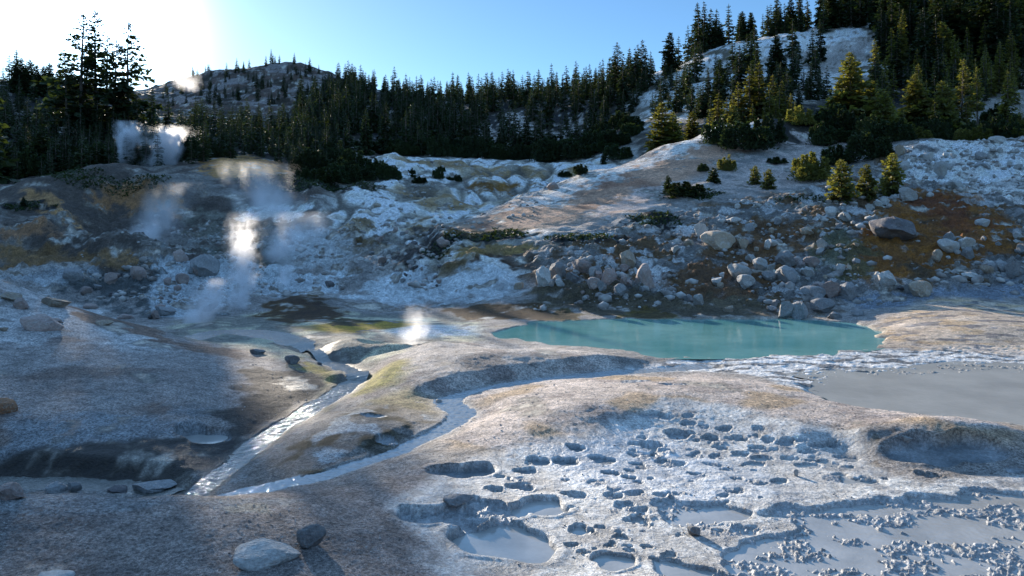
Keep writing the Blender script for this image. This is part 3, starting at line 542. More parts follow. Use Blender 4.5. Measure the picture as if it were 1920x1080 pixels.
def rock_mesh(seed, sub=4, boxy=.5):
    r = random.Random(seed); bm = bmesh.new(); bmesh.ops.create_icosphere(bm, subdivisions=sub, radius=1.0)
    V = np.array([v.co for v in bm.verts]); N = V.copy()
    for _ in range(r.randint(13, 20)):                       # broken faces
        d = np.array([r.gauss(0, 1) for _ in range(3)]); d /= np.linalg.norm(d); off = r.uniform(.44, .78)
        k = V @ d - off; V = V - np.outer(np.clip(k, 0, None) * min(1, .35 + boxy * 1.3), d)
    for sc, am in ((1.3, .11), (3.5, .035), (9, .02)):
        q = N * sc + seed * 3.7
        dsp = (pn(q[:, 0] + q[:, 2] * .7, q[:, 1] - q[:, 2] * .6, seed) + pn(q[:, 1] + 5.5, q[:, 2] + q[:, 0] * .5, seed + 9)) * am
        V = V + N * dsp[:, None]
    V /= np.abs(V).max(0)
    for v, c in zip(bm.verts, V): v.co = c
    me = bpy.data.meshes.new('boulder'); bm.to_mesh(me); bm.free()
    me.polygons.foreach_set('use_smooth', np.ones(len(me.polygons), bool)); me.set_sharp_from_angle(angle=math.radians(24)); me.materials.append(RM['pale']); return me
ROCKS = [rock_mesh(s, 4, b) for s, b in ((1, .55), (2, .5), (3, .35), (4, .58), (5, .25), (6, .5), (7, .45), (8, .58), (9, .3), (10, .55))]
NROCK = 0
def rock_at(x, y, hw, hh, kind, label, cat='boulder', group=None, sink=.3, yaw=None, tilt=0, dep=.85, name='boulder', shape=None):
    """hw half width and hh full visible height in metres; the base sinks into the ground"""
    global NROCK
    o = bpy.data.objects.new(name, ROCKS[(NROCK * 7 + int(abs(x) * 13)) % len(ROCKS) if shape is None else shape]); NROCK += 1; COL.objects.link(o)
    hz = hh / (2 - sink * 2) * 1.05
    o.location = (x, y, min(H(x, y), H(x, y - hw * .3)) + hz * (1 - 2 * sink)); o.scale = (hw, hw * dep, hz)
    o.rotation_euler = (random.uniform(-.12, .12), tilt, random.uniform(-.45, .45) if yaw is None else yaw)
    o.material_slots[0].link = 'OBJECT'; o.material_slots[0].material = RM[kind]
    o['label'] = label; o['category'] = cat
    if group: o['group'] = group
    return o
def rock(px, pyb, w, hgt, kind, label, **kw):
    """a rock whose base is seen at px, pyb and which is w by hgt photo pixels"""
    p = hit(px, pyb); s = p.y / F; e = CAMZ / math.hypot(CAMZ, p.y); hgt = max(hgt * .5, hgt - w * .75 * e * .5)      # part of the outline is the top seen from above
    return rock_at(p.x, p.y + w * s * .3, w * s / 2, hgt * s, kind, label, **kw)
HERO_ROCKS = [
 (480, 1064, 140, 50, 'pale', 'large pale flat-topped boulder lying on the gravel nearest the camera', 5, .3), (578, 1028, 60, 46, 'grey', 'pointed grey rock on gravel just behind the large flat-topped boulder', 7, .3),
 (90, 1092, 70, 22, 'pale', 'whitish rock cut off by the bottom edge of the photo', 2, .4),
 (64, 619, 80, 36, 'pink', 'long pinkish boulder on the pale upper slope of the near mound', 5, .3), (35, 580, 34, 22, 'pink', 'dark pinkish rock just behind the long pinkish boulder', 1, .3), (10, 562, 44, 20, 'tan', 'tan rock on the mound crest at the left edge of the photo', 2, .35),
 (95, 575, 52, 20, 'tan', 'wide tan rock on the mound crest, right of the dark pinkish rock', 3, .3), (163, 579, 30, 12, 'pink', 'small brown rock on the mound crest beyond the wide tan rock', 4, .3), (98, 605, 30, 10, 'pink', 'small flat stone touching the upper end of the long pinkish boulder', 6, .4), (190, 609, 34, 10, 'tan', 'flat tan slab on the mound slope below the crest', 7, .4),
 (232, 598, 40, 12, 'pink', 'low reddish rock half buried along the mound crest', 8, .45), (4, 622, 18, 10, 'tan', 'little tan stone at the left edge beside the long pinkish boulder', 9, .3), (-2, 778, 48, 40, 'orange', 'rounded orange boulder cut by the left edge of the photo', 4, .25),
 (12, 938, 62, 36, 'pink', 'grey-brown boulder at the left end of the gully stream', 1, .3), (98, 926, 50, 24, 'grey', 'flat bluish rock standing in the gully stream', 5, .3), (135, 924, 27, 24, 'grey', 'small round dark rock next to the flat bluish gully rock', 4, .2), (278, 927, 88, 26, 'grey', 'blocky blue-grey boulder at the mouth of the glittering stream', 3, .3), (215, 924, 50, 20, 'dark', 'brown wet rock in the gully beside the blocky blue-grey boulder', 6, .35),
 (545, 683, 28, 18, 'grey', 'dark pyramid-shaped rock on the stream flat', 0, .3), (480, 664, 30, 13, 'grey', 'low grey rock on the far bank of the stream flat', 3, .35), (598, 684, 10, 7, 'dark', 'tiny black stone in the stream channel', 4, .3),
 (128, 527, 42, 27, 'grey', 'bluish grey boulder below the ochre hill on the left', 4, .3), (254, 525, 32, 32, 'pink', 'round pink boulder at the foot of the ochre hill', 4, .2), (335, 489, 30, 24, 'pink', 'pinkish boulder behind the blue steam', 5, .3), (338, 532, 27, 22, 'pink', 'angular pink rock among the dark rubble by the steam vents', 0, .3), (203, 534, 27, 22, 'pink', 'cracked pinkish rock left of the round pink boulder', 7, .3), (305, 592, 38, 20, 'grey', 'grey-blue block at the bottom of the steaming gully', 3, .3), (617, 540, 19, 15, 'dark', 'small dark round rock right of the steam plumes', 4, .25), (375, 520, 58, 52, 'grey', 'huge round grey boulder veiled by steam', 2, .25), (160, 552, 26, 16, 'pink', 'brown stone at the edge of the dark rubble channel', 8, .3),
 (1018, 537, 26, 42, 'pale', 'upright pale boulder at the left end of the rock pile above the pool', 2, .2), (1050, 522, 34, 26, 'grey', 'grey boulder right behind the upright pale boulder', 1, .25), (1093, 512, 36, 26, 'pink', 'pale pink boulder on top of the rock pile above the pool', 4, .25), (1145, 530, 36, 30, 'pink', 'large dusky pink boulder tilted in the rock pile above the pool', 5, .25), (1114, 545, 25, 20, 'pink', 'rosy grey rock at the foot of the rock pile above the pool', 0, .25), (1075, 530, 24, 18, 'grey', 'grey block in the middle of the rock pile above the pool', 3, .25), (1113, 522, 16, 22, 'pale', 'narrow upright stone between the two pink boulders', 8, .2), (1178, 500, 26, 32, 'tan', 'tall tan boulder set in the white slope above the pool', 2, .25), (1215, 538, 40, 40, 'pink', 'big purplish boulder buried in the white slope above the pool', 1, .35), (1163, 554, 22, 20, 'grey', 'grey stone lying below the dusky pink boulder', 7, .25), (1046, 530, 18, 14, 'pale', 'small pale block beside the upright pale boulder', 5, .25), (1130, 548, 20, 16, 'grey', 'squared grey stone at the lower front of the rock pile', 3, .25), (975, 543, 20, 14, 'tan', 'lone tan rock on the bluish slope left of the rock pile', 9, .3),
 (1350, 468, 56, 32, 'tan', 'large tan angular boulder high on the boulder slope', 0, .3), (1318, 441, 32, 22, 'pale', 'white block left of the large tan angular boulder', 3, .25), (1392, 522, 42, 32, 'pale', 'big white rounded boulder in the brown soil patch', 4, .2), (1401, 540, 30, 22, 'pale', 'cracked white rock wedged below the big white rounded boulder', 0, .25), (1427, 508, 25, 26, 'pale', 'egg-shaped white boulder right of the big white rounded one', 2, .2), (1410, 492, 20, 13, 'pale', 'small white stone above the egg-shaped boulder', 5, .25), (1450, 528, 32, 23, 'grey', 'brownish grey round boulder below the split boulder', 4, .2), (1482, 528, 46, 30, 'grey', 'front half of the big split grey boulder', 5, .2), (1482, 503, 40, 26, 'grey', 'rear half of the big split grey boulder', 1, .25), (1448, 507, 17, 13, 'pale', 'small bluish stone between the egg-shaped and the split boulder', 9, .25), (1517, 519, 24, 18, 'pale', 'pale block on the slope right of the split boulder', 6, .25), (1525, 500, 26, 18, 'pink', 'reddish block above the pale block near the split boulder', 0, .25), (1580, 512, 18, 16, 'pale', 'small white angular stone alone on olive soil', 8, .25), (1440, 468, 16, 16, 'pale', 'pale pointed stone above the brown soil patch', 7, .25), (1515, 439, 22, 16, 'tan', 'cream boulder above the middle of the boulder slope', 2, .25), (1546, 468, 24, 20, 'pale', 'bluish white block in the middle of the slope', 3, .25),
 (1683, 449, 74, 44, 'dark', 'biggest dark purple boulder on the rusty soil', 2, .25), (1643, 427, 19, 18, 'pale', 'small white boulder against the left of the dark purple boulder', 2, .2), (1588, 415, 24, 15, 'pale', 'flat white stone above the rusty soil', 5, .25), (1562, 402, 26, 18, 'pale', 'pale tan block by the little lit firs', 8, .25), (1705, 378, 32, 22, 'pale', 'leaning white block at the top of the rusty soil', 0, .25), (1635, 394, 20, 12, 'pale', 'whitish stone in the row above the rusty soil', 3, .25), (1788, 476, 38, 28, 'pale', 'large white boulder at the right side of the rusty soil', 4, .2), (1817, 468, 30, 20, 'pale', 'white boulder leaning on the large white boulder', 9, .2), (1822, 486, 24, 20, 'grey', 'grey rock below the two white boulders', 1, .25), (1760, 492, 18, 22, 'tan', 'upright tan slab at the lower edge of the rusty soil', 7, .2), (1857, 512, 24, 16, 'tan', 'brown round rock among the bluish talus', 4, .25), (1884, 508, 30, 20, 'grey', 'bluish boulder beside the brown round rock', 5, .25), (1912, 520, 36, 24, 'grey', 'wide bluish boulder at the right edge of the talus', 3, .25), (1823, 525, 26, 16, 'pale', 'pale round boulder at the foot of the talus', 2, .25),
 (1567, 557, 38, 24, 'pink', 'pinkish flat boulder on top of the slab heap by the pool', 3, .2), (1530, 562, 36, 20, 'grey', 'dark angular rock on the left of the slab heap by the pool', 0, .25), (1598, 562, 32, 24, 'grey', 'grey boulder at the right end of the slab heap by the pool', 1, .25), (1546, 586, 38, 22, 'grey', 'wedge-shaped grey slab at the front of the heap by the pool', 7, .25), (1505, 594, 34, 28, 'grey', 'tilted long slab dipping into the turquoise pool', 5, .2), (1478, 597, 30, 24, 'grey', 'pale slab leaning at the waterline left of the tilted long slab', 3, .2), (1568, 598, 26, 16, 'grey', 'low bluish rock on the shore right of the wedge slab', 6, .3), (1541, 544, 26, 14, 'pink', 'reddish slab behind the slab heap by the pool', 5, .3), (1612, 592, 34, 16, 'grey', 'bluish rock half sunk in the bank right of the pool heap', 8, .35),
 (1667, 540, 28, 30, 'pale', 'upright white-rimmed boulder on the flat beyond the pool', 2, .2), (1733, 555, 38, 28, 'tan', 'tan angular boulder sitting on the blue flat', 0, .25), (1710, 547, 26, 14, 'grey', 'dark flat rock left of the tan angular boulder', 3, .3), (1692, 545, 22, 10, 'dark', 'low dark stone between the white-rimmed and the tan boulder', 6, .3),
 (1692, 290, 22, 18, 'tan', 'tan boulder on the crest at the left end of the white knoll', 3, .2), (1846, 298, 26, 17, 'grey', 'round grey boulder on the white knoll', 4, .2), (1770, 332, 24, 26, 'pale', 'bright white standing rock on the face of the white knoll', 1, .2), (1798, 352, 34, 16, 'pale', 'long pale rock below the standing rock on the knoll', 5, .3), (1742, 297, 26, 10, 'pale', 'pale flat rock under the crest of the white knoll', 6, .3), (1875, 268, 26, 13, 'pale', 'angular white block on the skyline of the white knoll', 0, .2), (1700, 318, 22, 16, 'pale', 'white block on the left flank of the knoll', 8, .2), (1850, 315, 30, 10, 'grey', 'long grey rock in the shade below the round grey boulder', 5, .3), (1660, 352, 18, 10, 'pale', 'pale stone just right of the little lit firs', 9, .25),
 (1040, 355, 26, 12, 'pink', 'lone brown boulder on the face of the pink dune', 1, .3), (832, 465, 30, 20, 'pink', 'pink boulder at the head of the grey ravine', 4, .25), (706, 390, 16, 10, 'tan', 'small tan rock on the far white mound', 2, .25), (718, 494, 20, 14, 'pink', 'mauve boulder at the bottom of the ravine', 9, .25),
 (1275, 1005, 0, 0, '', '', 0, 0), (1302, 1006, 26, 24, 'grey', 'upright grey lump of mud rock between the front mud pools', 2, .2), (856, 960, 62, 22, 'grey', 'smooth wedge-shaped rock among the front mud pits', 7, .3), (1494, 893, 11, 16, 'pale', 'tiny white pinnacle standing on the grey mud flat', 8, .2), (1702, 838, 24, 12, 'pale', 'small white block on the rim of the far mud crater', 3, .3), (822, 757, 12, 9, 'pale', 'little white stone in the bend of the pale stream', 0, .3)]
for px, py, w, hg, kind, lab, shp, sink in HERO_ROCKS:
    k_ = 1.3 if 'by the pool' in lab or 'turquoise pool' in lab or 'waterline' in lab else (1.14 if py < 570 and px > 900 else 1.0)
    if w: rock(px, py + hg * (k_ - 1) * .4, w * k_, hg * k_, kind, lab, sink=sink, shape=shp, tilt=(.5 if 'tilt' in lab or 'lean' in lab else 0))
def rubble(poly, count, wr, kinds, label, group, seed, inY=False, hr=(.45, .9)):
    r = random.Random(seed); P = np.array(poly, float); k = 0; guard = 0
    while k < count and guard < 4000:
        guard += 1; px, v = r.uniform(P[:, 0].min(), P[:, 0].max()), r.uniform(P[:, 1].min(), P[:, 1].max())
        if sdist(P, np.array([px]), np.array([v]))[0] < 0: continue
        q = hit(px, v); w = wr[0] * (wr[1] / wr[0]) ** (r.random() ** 1.6)
        rock_at(q.x, q.y, w * q.y / F / 2, w * r.uniform(*hr) * q.y / F, r.choice(kinds), label, cat='rock', group=group, sink=r.uniform(.18, .35), yaw=r.uniform(0, 6.3), name='rock', dep=r.uniform(.7, 1)); k += 1
rubble([(1010, 505), (1060, 480), (1160, 495), (1230, 530), (1200, 575), (1080, 560), (1010, 540)], 26, (9, 26), ('grey', 'pale', 'pink'), 'smaller stone filling the rock pile above the pool', 'stones of the rock pile above the pool', 1)
rubble([(1230, 440), (1300, 400), (1420, 380), (1640, 375), (1700, 400), (1560, 440), (1440, 470), (1300, 490), (1240, 470)], 48, (8, 26), ('pale', 'pale', 'tan', 'grey'), 'pale loose stone on the upper boulder slope below the firs', 'stones on the upper boulder slope', 2)
rubble([(1260, 500), (1420, 490), (1620, 450), (1620, 540), (1480, 590), (1300, 590), (1250, 560)], 38, (8, 24), ('pale', 'grey', 'grey', 'tan'), 'grey stone on the lower boulder slope behind the pool', 'stones on the lower boulder slope', 3)
rubble([(1780, 440), (1930, 390), (1930, 540), (1840, 530), (1770, 500)], 26, (10, 28), ('grey', 'pale', 'grey'), 'bluish talus stone at the right end of the slope', 'talus stones at the right end of the slope', 4)
rubble([(1690, 300), (1760, 275), (1930, 272), (1930, 400), (1830, 360), (1720, 340)], 26, (7, 20), ('pale', 'pale', 'grey'), 'whitish stone scattered on the white knoll', 'stones on the white knoll', 5)
rubble([(700, 430), (770, 430), (850, 470), (820, 540), (740, 530), (690, 480)], 24, (8, 20), ('pink', 'grey', 'dark'), 'mauve grey stone in the central ravine', 'stones in the central ravine', 6)
rubble([(150, 540), (230, 510), (360, 500), (420, 540), (420, 600), (270, 600)], 26, (9, 26), ('grey', 'dark', 'pink', 'grey'), 'dark stone in the steaming gully behind the near mound', 'stones in the steaming gully', 7)
# pebbles and small stones too many to count
RUSTP = np.array([(1690, 352), (1800, 360), (1900, 440), (1880, 470), (1740, 520), (1620, 520), (1600, 480), (1660, 400)], float)
def pebbles():
    V, Q, T = [], [], []; ico = bmesh.new(); bmesh.ops.create_icosphere(ico, subdivisions=1, radius=1.0)
    B = np.array([v.co for v in ico.verts]); FT = np.array([[v.index for v in f.verts] for f in ico.faces]); ico.free(); r = np.random.default_rng(5); off = 0
    zones = [([(1000, 40), (2000, 40), (2000, 78), (1700, 72), (1500, 64), (1230, 60), (1010, 52)], 2300, .05, .40), ([(150, 41), (560, 44), (860, 47), (860, 60), (700, 64), (300, 68), (150, 60)], 1700, .05, .32), ([(560, 66), (1000, 56), (1100, 100), (700, 105)], 700, .08, .3), ([(1690, 62), (1990, 60), (1990, 80), (1700, 76)], 900, .05, .3), ([(-60, 10.5), (700, 10.5), (760, 13), (-60, 13)], 1500, .006, .02), ([(0, 19), (560, 19), (600, 26), (0, 29)], 700, .01, .035), ([(900, 10.6), (2000, 10.6), (2000, 22), (1300, 20), (900, 15)], 900, .008, .026), ([(850, 17), (1900, 18), (1900, 25), (850, 26)], 1300, .01, .03)]
    for poly, cnt, a0, a1 in zones:
        P = np.array(poly, float); k = 0
        while k < cnt:
            px, Yd = r.uniform(P[:, 0].min(), P[:, 0].max()), r.uniform(P[:, 1].min(), P[:, 1].max())
            if sdist(P, np.array([px]), np.array([Yd]))[0] < 0: k += .2; continue
            if sdist(RUSTP, np.array([px]), np.array([HY - (H((px - CX) / F * Yd, Yd) - CAMZ) / Yd * F]))[0] > 0 and r.random() < .85: k += .3; continue
            x = (px - CX) / F * Yd
            if Yd > 30 and float(pn(np.array([x / 3.0]), np.array([Yd / 3.0]), 44)[0]) < r.uniform(-.15, .2): k += .12; continue
            s = a0 * (a1 / a0) ** (r.random() ** 2.2); z = H(x, Yd)
            if Yd > 30 and z < .03: k += .5; continue
            v = B * (1 + .35 * (r.random((len(B), 1)) - .5)) * np.array([s, s * r.uniform(.6, 1), s * r.uniform(.45, .8)])
            c, sn = math.cos(r.uniform(0, 6)), math.sin(r.uniform(0, 6)); an = r.uniform(0, 6.28); c, sn = math.cos(an), math.sin(an)
            v = np.stack([v[:, 0] * c - v[:, 1] * sn + x, v[:, 0] * sn + v[:, 1] * c + Yd, v[:, 2] + z + s * .12], 1)
            V.append(v); T.append(FT + off); off += len(B); k += 1
    m, t, p, o = mat('loose_stone'); pos = nd(t, 'ShaderNodeNewGeometry').outputs['Position']
    c = ramp(t, noise(t, 1.7, 2, .5, pos), [(.3, (.15, .125, .11)), (.5, (.27, .245, .225)), (.7, (.46, .44, .41))]); t.links.new(c, p.inputs['Base Color']); p.inputs['Roughness'].default_value = .9
    link('loose_stones', mesh_np('loose_stones', np.concatenate(V), None, (m,), smooth=False, tris=np.concatenate(T)), kind='stuff')
pebbles()

# ------------------------------------------------------------------ conifers
def leaf_material(name, c1, c2, trans=.35):
    m, t, p, o = mat(name); rnd = nd(t, 'ShaderNodeObjectInfo').outputs['Random']; pos = nd(t, 'ShaderNodeNewGeometry').outputs['Position']
    c = mixc(t, ramp(t, noise(t, .35, 2, .5, pos), [(.35, 0.0), (.65, 1.0)]), c1, c2); c = mixc(t, 1.0, c, ramp(t, rnd, [(0.0, .7), (1.0, 1.25)]), 'MULTIPLY')
    c = mixc(t, 1.0, c, ramp(t, noise(t, 6, 2, .6, pos), [(.3, .6), (.7, 1.4)]), 'MULTIPLY')
    t.links.new(c, p.inputs['Base Color']); p.inputs['Roughness'].default_value = .65; p.inputs['Specular IOR Level'].default_value = .3
    tr = nd(t, 'ShaderNodeBsdfTranslucent'); t.links.new(mixc(t, 1.0, c, (1.5, 1.5, .6), 'MULTIPLY'), tr.inputs[0])
    mx = nd(t, 'ShaderNodeMixShader'); mx.inputs[0].default_value = trans; t.links.new(p.outputs[0], mx.inputs[1]); t.links.new(tr.outputs[0], mx.inputs[2]); t.links.new(mx.outputs[0], o.inputs[0]); return m
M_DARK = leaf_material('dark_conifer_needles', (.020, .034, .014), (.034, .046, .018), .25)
M_LIT = leaf_material('sun_painted_conifer_needles', (.105, .108, .035), (.15, .140, .048), .45)  # brighter copy of the dark needles, sunlight painted into the colour
M_BARK, t_, p_, _o = mat('grey_brown_bark'); p_.inputs['Base Color'].default_value = (.10, .08, .065, 1); p_.inputs['Roughness'].default_value = .9
t_.links.new(ramp(t_, noise(t_, 9, 4, .6, nd(t_, 'ShaderNodeTexCoord').outputs['Object']), [(.3, (.06, .045, .035)), (.7, (.17, .14, .12))]), p_.inputs['Base Color'])

def sprays(base, d, L, w, r):
    """kite-shaped needle sprays: arrays of base points and directions"""
    n_ = len(base); d = d / (np.linalg.norm(d, axis=1)[:, None] + 1e-9)
    s = np.cross(d, r.normal(0, 1, (n_, 3)) * .5 + np.array([0, 0, 1.0])); s /= np.linalg.norm(s, axis=1)[:, None] + 1e-9
    L = L[:, None]; w = w[:, None]; mid = base + d * L * .45
    V = np.stack([base, mid + s * w, base + d * L, mid - s * w], 1).reshape(-1, 3)
    return V, np.arange(n_ * 4).reshape(-1, 4)
def conifer(seed, width=.2, whorls=26, nb=6, ns=6, gap=0.0, low=.06, power=.8, droop=.25, up=.2, spray=.34, flat_top=0.0):
    """a crown of height 1: whorls of drooping branches, each carrying sprays; returns crown and trunk meshes"""
    r = np.random.default_rng(seed); Bs, Ds, Ls, Ws, limbs = [], [], [], [], []
    for i in range(whorls):
        t = low + (1 - low) * (i + r.uniform(-.3, .3)) / whorls; t = min(max(t, low), .985)
        Rm = width * max(.02, (1 - t)) ** power * (1 if t > low + .1 else .75 + .25 * (t - low) / .1) + .006
        for _ in range(nb + (1 if r.random() < .5 else 0)):
            if r.random() < gap: continue
            ph = r.uniform(0, 2 * math.pi); Rb = Rm * r.uniform(.55, 1.15) * (1.3 if r.random() < .08 else 1)
            sl = up * t - droop * (1 - t) + r.normal(0, .12); dv = np.array([math.cos(ph), math.sin(ph), sl]); org = np.array([0, 0, t]); limbs.append((org, org + dv * Rb * .9))
            k = max(2, int(ns * (.5 + Rb / width))); f = np.linspace(.12, .95, k) + r.uniform(-.05, .05, k)
            pos = org + dv * (Rb * f)[:, None] + np.stack([np.zeros(k), np.zeros(k), -.12 * Rb * f * f], 1)
            yaw = ph + r.normal(0, .75, k); dd = np.stack([np.cos(yaw), np.sin(yaw), sl - .25 + r.normal(0, .3, k)], 1)
            Bs.append(pos); Ds.append(dd); L = (spray * Rb * r.uniform(.8, 1.3, k) + .012); Ls.append(L); Ws.append(L * r.uniform(.26, .46, k))
    k = 8; Bs.append(np.stack([np.zeros(k), np.zeros(k), np.linspace(.93, .985, k)], 1)); Ds.append(np.stack([r.normal(0, .3, k), r.normal(0, .3, k), np.ones(k)], 1)); Ls.append(np.full(k, .03)); Ws.append(np.full(k, .005))
    V, Q = sprays(np.concatenate(Bs), np.concatenate(Ds), np.concatenate(Ls), np.concatenate(Ws), r)
    crown = mesh_np('crown', V, Q, (M_DARK,), smooth=False)
    TV, TQ = [], []; S_ = 6; rings = 7
    for i in range(rings):
        t = i / (rings - 1); rad = .017 * (1 - t) ** .8 * (1.25 if i == 0 else 1) + .0012
        for s in range(S_): TV.append((rad * math.cos(s * 2 * math.pi / S_) + .004 * math.sin(5 * t + seed), rad * math.sin(s * 2 * math.pi / S_), t * .985 - .03 * (1 - t)))
    for i in range(rings - 1):
        for s in range(S_): TQ.append((i * S_ + s, i * S_ + (s + 1) % S_, (i + 1) * S_ + (s + 1) % S_, (i + 1) * S_ + s))
    for o_, e in limbs:
        if r.random() < .5: continue
        rad = .0035 * (1 - o_[2]) + .0008; d = e - o_; sd_ = np.cross(d, (0, 0, 1)); sd_ /= np.linalg.norm(sd_) + 1e-9; b0 = len(TV)
        for pt, rr_ in ((o_, rad), (e, rad * .35)):
            for q in (sd_ * rr_, -sd_ * rr_ + np.array([0, 0, rr_]), np.array([0, 0, -rr_])): TV.append(tuple(pt + q))
        for s in range(3): TQ.append((b0 + s, b0 + (s + 1) % 3, b0 + 3 + (s + 1) % 3, b0 + 3 + s))
    return crown, mesh_np('trunk', TV, TQ, (M_BARK,), smooth=True)
SPIRE = [conifer(100 + k, width=w, whorls=26, nb=8, ns=7, power=p_, droop=.35, spray=.4) for k, (w, p_) in enumerate(((.105, .75), (.125, .7), (.095, .65), (.145, .8)))]
OLD = [conifer(200 + k, width=w, whorls=38, nb=6, ns=11, gap=gp, low=lo, power=pw, droop=.15, up=.35, spray=.21) for k, (w, gp, lo, pw) in enumerate(((.31, .30, .10, .8), (.22, .40, .2, .6), (.30, .36, .12, .75), (.12, .45, .3, .5)))]
FULL = [conifer(300 + k, width=w, whorls=32, nb=10, ns=10, low=.03, power=pw, droop=.1, up=.5, spray=.3) for k, (w, pw) in enumerate(((.24, .62), (.28, .7), (.21, .55)))]
YOUNG = [conifer(400 + k, width=w, whorls=20, nb=10, ns=9, low=.0, power=.55, droop=-.05, up=.5, spray=.36) for k, w in enumerate((.36, .42, .5))]
TREES = []   # (x, y, height, proto, width factor, material, label, group, forced)
def tree_y(px, Yd, pyt, proto, label, m=M_DARK, wf=1.0, group=None):
    x = (px - CX) / F * Yd; z = H(x, Yd); TREES.append((x, Yd, max(1.0, CAMZ - (pyt - HY) / F * Yd - z), proto, wf, m, label, group, True))
def tree_b(px, pyb, pyt, proto, label, m=M_LIT, wf=1.0, group=None):
    p = hit(px, pyb); TREES.append((p.x, p.y, (pyb - pyt) / F * p.y, proto, wf, m, label, group, True))
for px, Yd, pt, pr, lab in ((150, 112, 22, OLD[0], 'tallest ragged conifer at the left side of the backlit clump'), (181, 114, 20, OLD[3], 'thin bare-topped conifer straight below the sun'), (200, 116, 66, OLD[3], 'slim conifer trunk just right of the sun'), (214, 111, 74, OLD[1], 'bare-trunked conifer in the middle of the backlit clump'), (238, 112, 38, OLD[2], 'ragged conifer with long arms at the right side of the backlit clump'), (125, 109, 95, OLD[1], 'shorter conifer left of the tallest in the backlit clump'), (158, 118, 95, OLD[3], 'slim conifer behind the tallest tree of the backlit clump'), (258, 108, 175, OLD[1], 'low dark conifer right of the backlit clump'), (285, 106, 160, SPIRE[1], 'pointed dark spire right of the backlit clump against the rocky hill'),
    (-30, 76, 30, FULL[1], 'dark conifer whose branch tips enter at the left edge')):
    tree_y(px, Yd, pt, pr, lab)
for px, Yd, pt in ((30, 165, 118), (42, 166, 108), (54, 166, 110), (70, 168, 120), (84, 168, 122), (93, 170, 116)):
    tree_y(px, Yd, pt, FULL[0], 'hazy dark conifer in the far skyline group left of the sun', group='skyline group left of the sun')
for px, Yd, pt, pr, lab in ((1158, 165, 78, OLD[0], 'ragged skyline conifer, leftmost of three tall ones above the dune'), (1204, 165, 73, OLD[2], 'ragged skyline conifer in the middle of three tall ones above the dune'), (1256, 160, 60, FULL[2], 'densest tall conifer of three on the skyline above the dune'),
    (1318, 168, 52, SPIRE[3], 'slender conifer at the foot of the hill skyline'), (1352, 168, 43, FULL[2], 'conifer on the hill skyline left of the thick twin conifers'), (1392, 172, 20, FULL[0], 'left one of the thick twin conifers on the hill skyline'), (1408, 172, 22, FULL[2], 'right one of the thick twin conifers on the hill skyline'), (1440, 174, 9, SPIRE[3], 'lone upright conifer on the hill skyline against blue sky'), (1463, 176, 10, SPIRE[1], 'slim skyline conifer next to the lone upright one'), (1484, 176, -2, FULL[2], 'tall skyline conifer cut by the top edge of the photo'), (1538, 150, 34, SPIRE[1], 'narrow dark conifer alone on the white hillside'),
    (1456, 135, 64, FULL[2], 'broad dark conifer in the middle of the white hillside'), (1486, 130, 84, SPIRE[3], 'pointed dark conifer right of the broad one on the hillside'), (1418, 126, 76, SPIRE[1], 'tall thin dark conifer on the left of the white hillside'), (1350, 126, 110, FULL[2], 'dark conifer low on the left of the white hillside')):
    tree_y(px, Yd, pt, pr, lab)
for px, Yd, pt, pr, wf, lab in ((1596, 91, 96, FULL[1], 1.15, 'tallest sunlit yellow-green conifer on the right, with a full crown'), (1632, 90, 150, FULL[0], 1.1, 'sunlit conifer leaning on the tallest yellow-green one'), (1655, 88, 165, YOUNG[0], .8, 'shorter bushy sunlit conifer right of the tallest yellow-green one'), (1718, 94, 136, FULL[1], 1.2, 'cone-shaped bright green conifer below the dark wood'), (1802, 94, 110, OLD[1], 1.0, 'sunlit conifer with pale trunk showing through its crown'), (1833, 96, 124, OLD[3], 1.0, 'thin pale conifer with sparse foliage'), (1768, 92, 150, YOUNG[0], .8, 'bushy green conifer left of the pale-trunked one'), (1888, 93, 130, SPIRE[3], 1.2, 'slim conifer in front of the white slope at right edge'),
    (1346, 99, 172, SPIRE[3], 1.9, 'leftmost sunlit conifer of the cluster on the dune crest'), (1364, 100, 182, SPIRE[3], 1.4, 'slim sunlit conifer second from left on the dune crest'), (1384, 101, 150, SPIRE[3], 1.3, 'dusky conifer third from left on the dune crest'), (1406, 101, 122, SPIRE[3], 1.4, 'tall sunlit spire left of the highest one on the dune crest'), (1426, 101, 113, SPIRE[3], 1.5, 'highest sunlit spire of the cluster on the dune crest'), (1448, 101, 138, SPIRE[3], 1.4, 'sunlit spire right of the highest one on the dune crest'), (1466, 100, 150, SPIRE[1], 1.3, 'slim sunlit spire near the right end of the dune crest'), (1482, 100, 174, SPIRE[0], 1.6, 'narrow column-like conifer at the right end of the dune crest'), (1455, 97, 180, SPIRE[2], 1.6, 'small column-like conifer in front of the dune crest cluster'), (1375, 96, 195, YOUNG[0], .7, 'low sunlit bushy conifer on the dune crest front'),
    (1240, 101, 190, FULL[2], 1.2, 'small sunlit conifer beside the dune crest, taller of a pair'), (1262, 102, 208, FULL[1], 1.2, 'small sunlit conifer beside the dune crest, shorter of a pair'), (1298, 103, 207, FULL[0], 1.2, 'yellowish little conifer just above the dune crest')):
    tree_y(px, Yd, pt, pr, lab, M_LIT, wf)
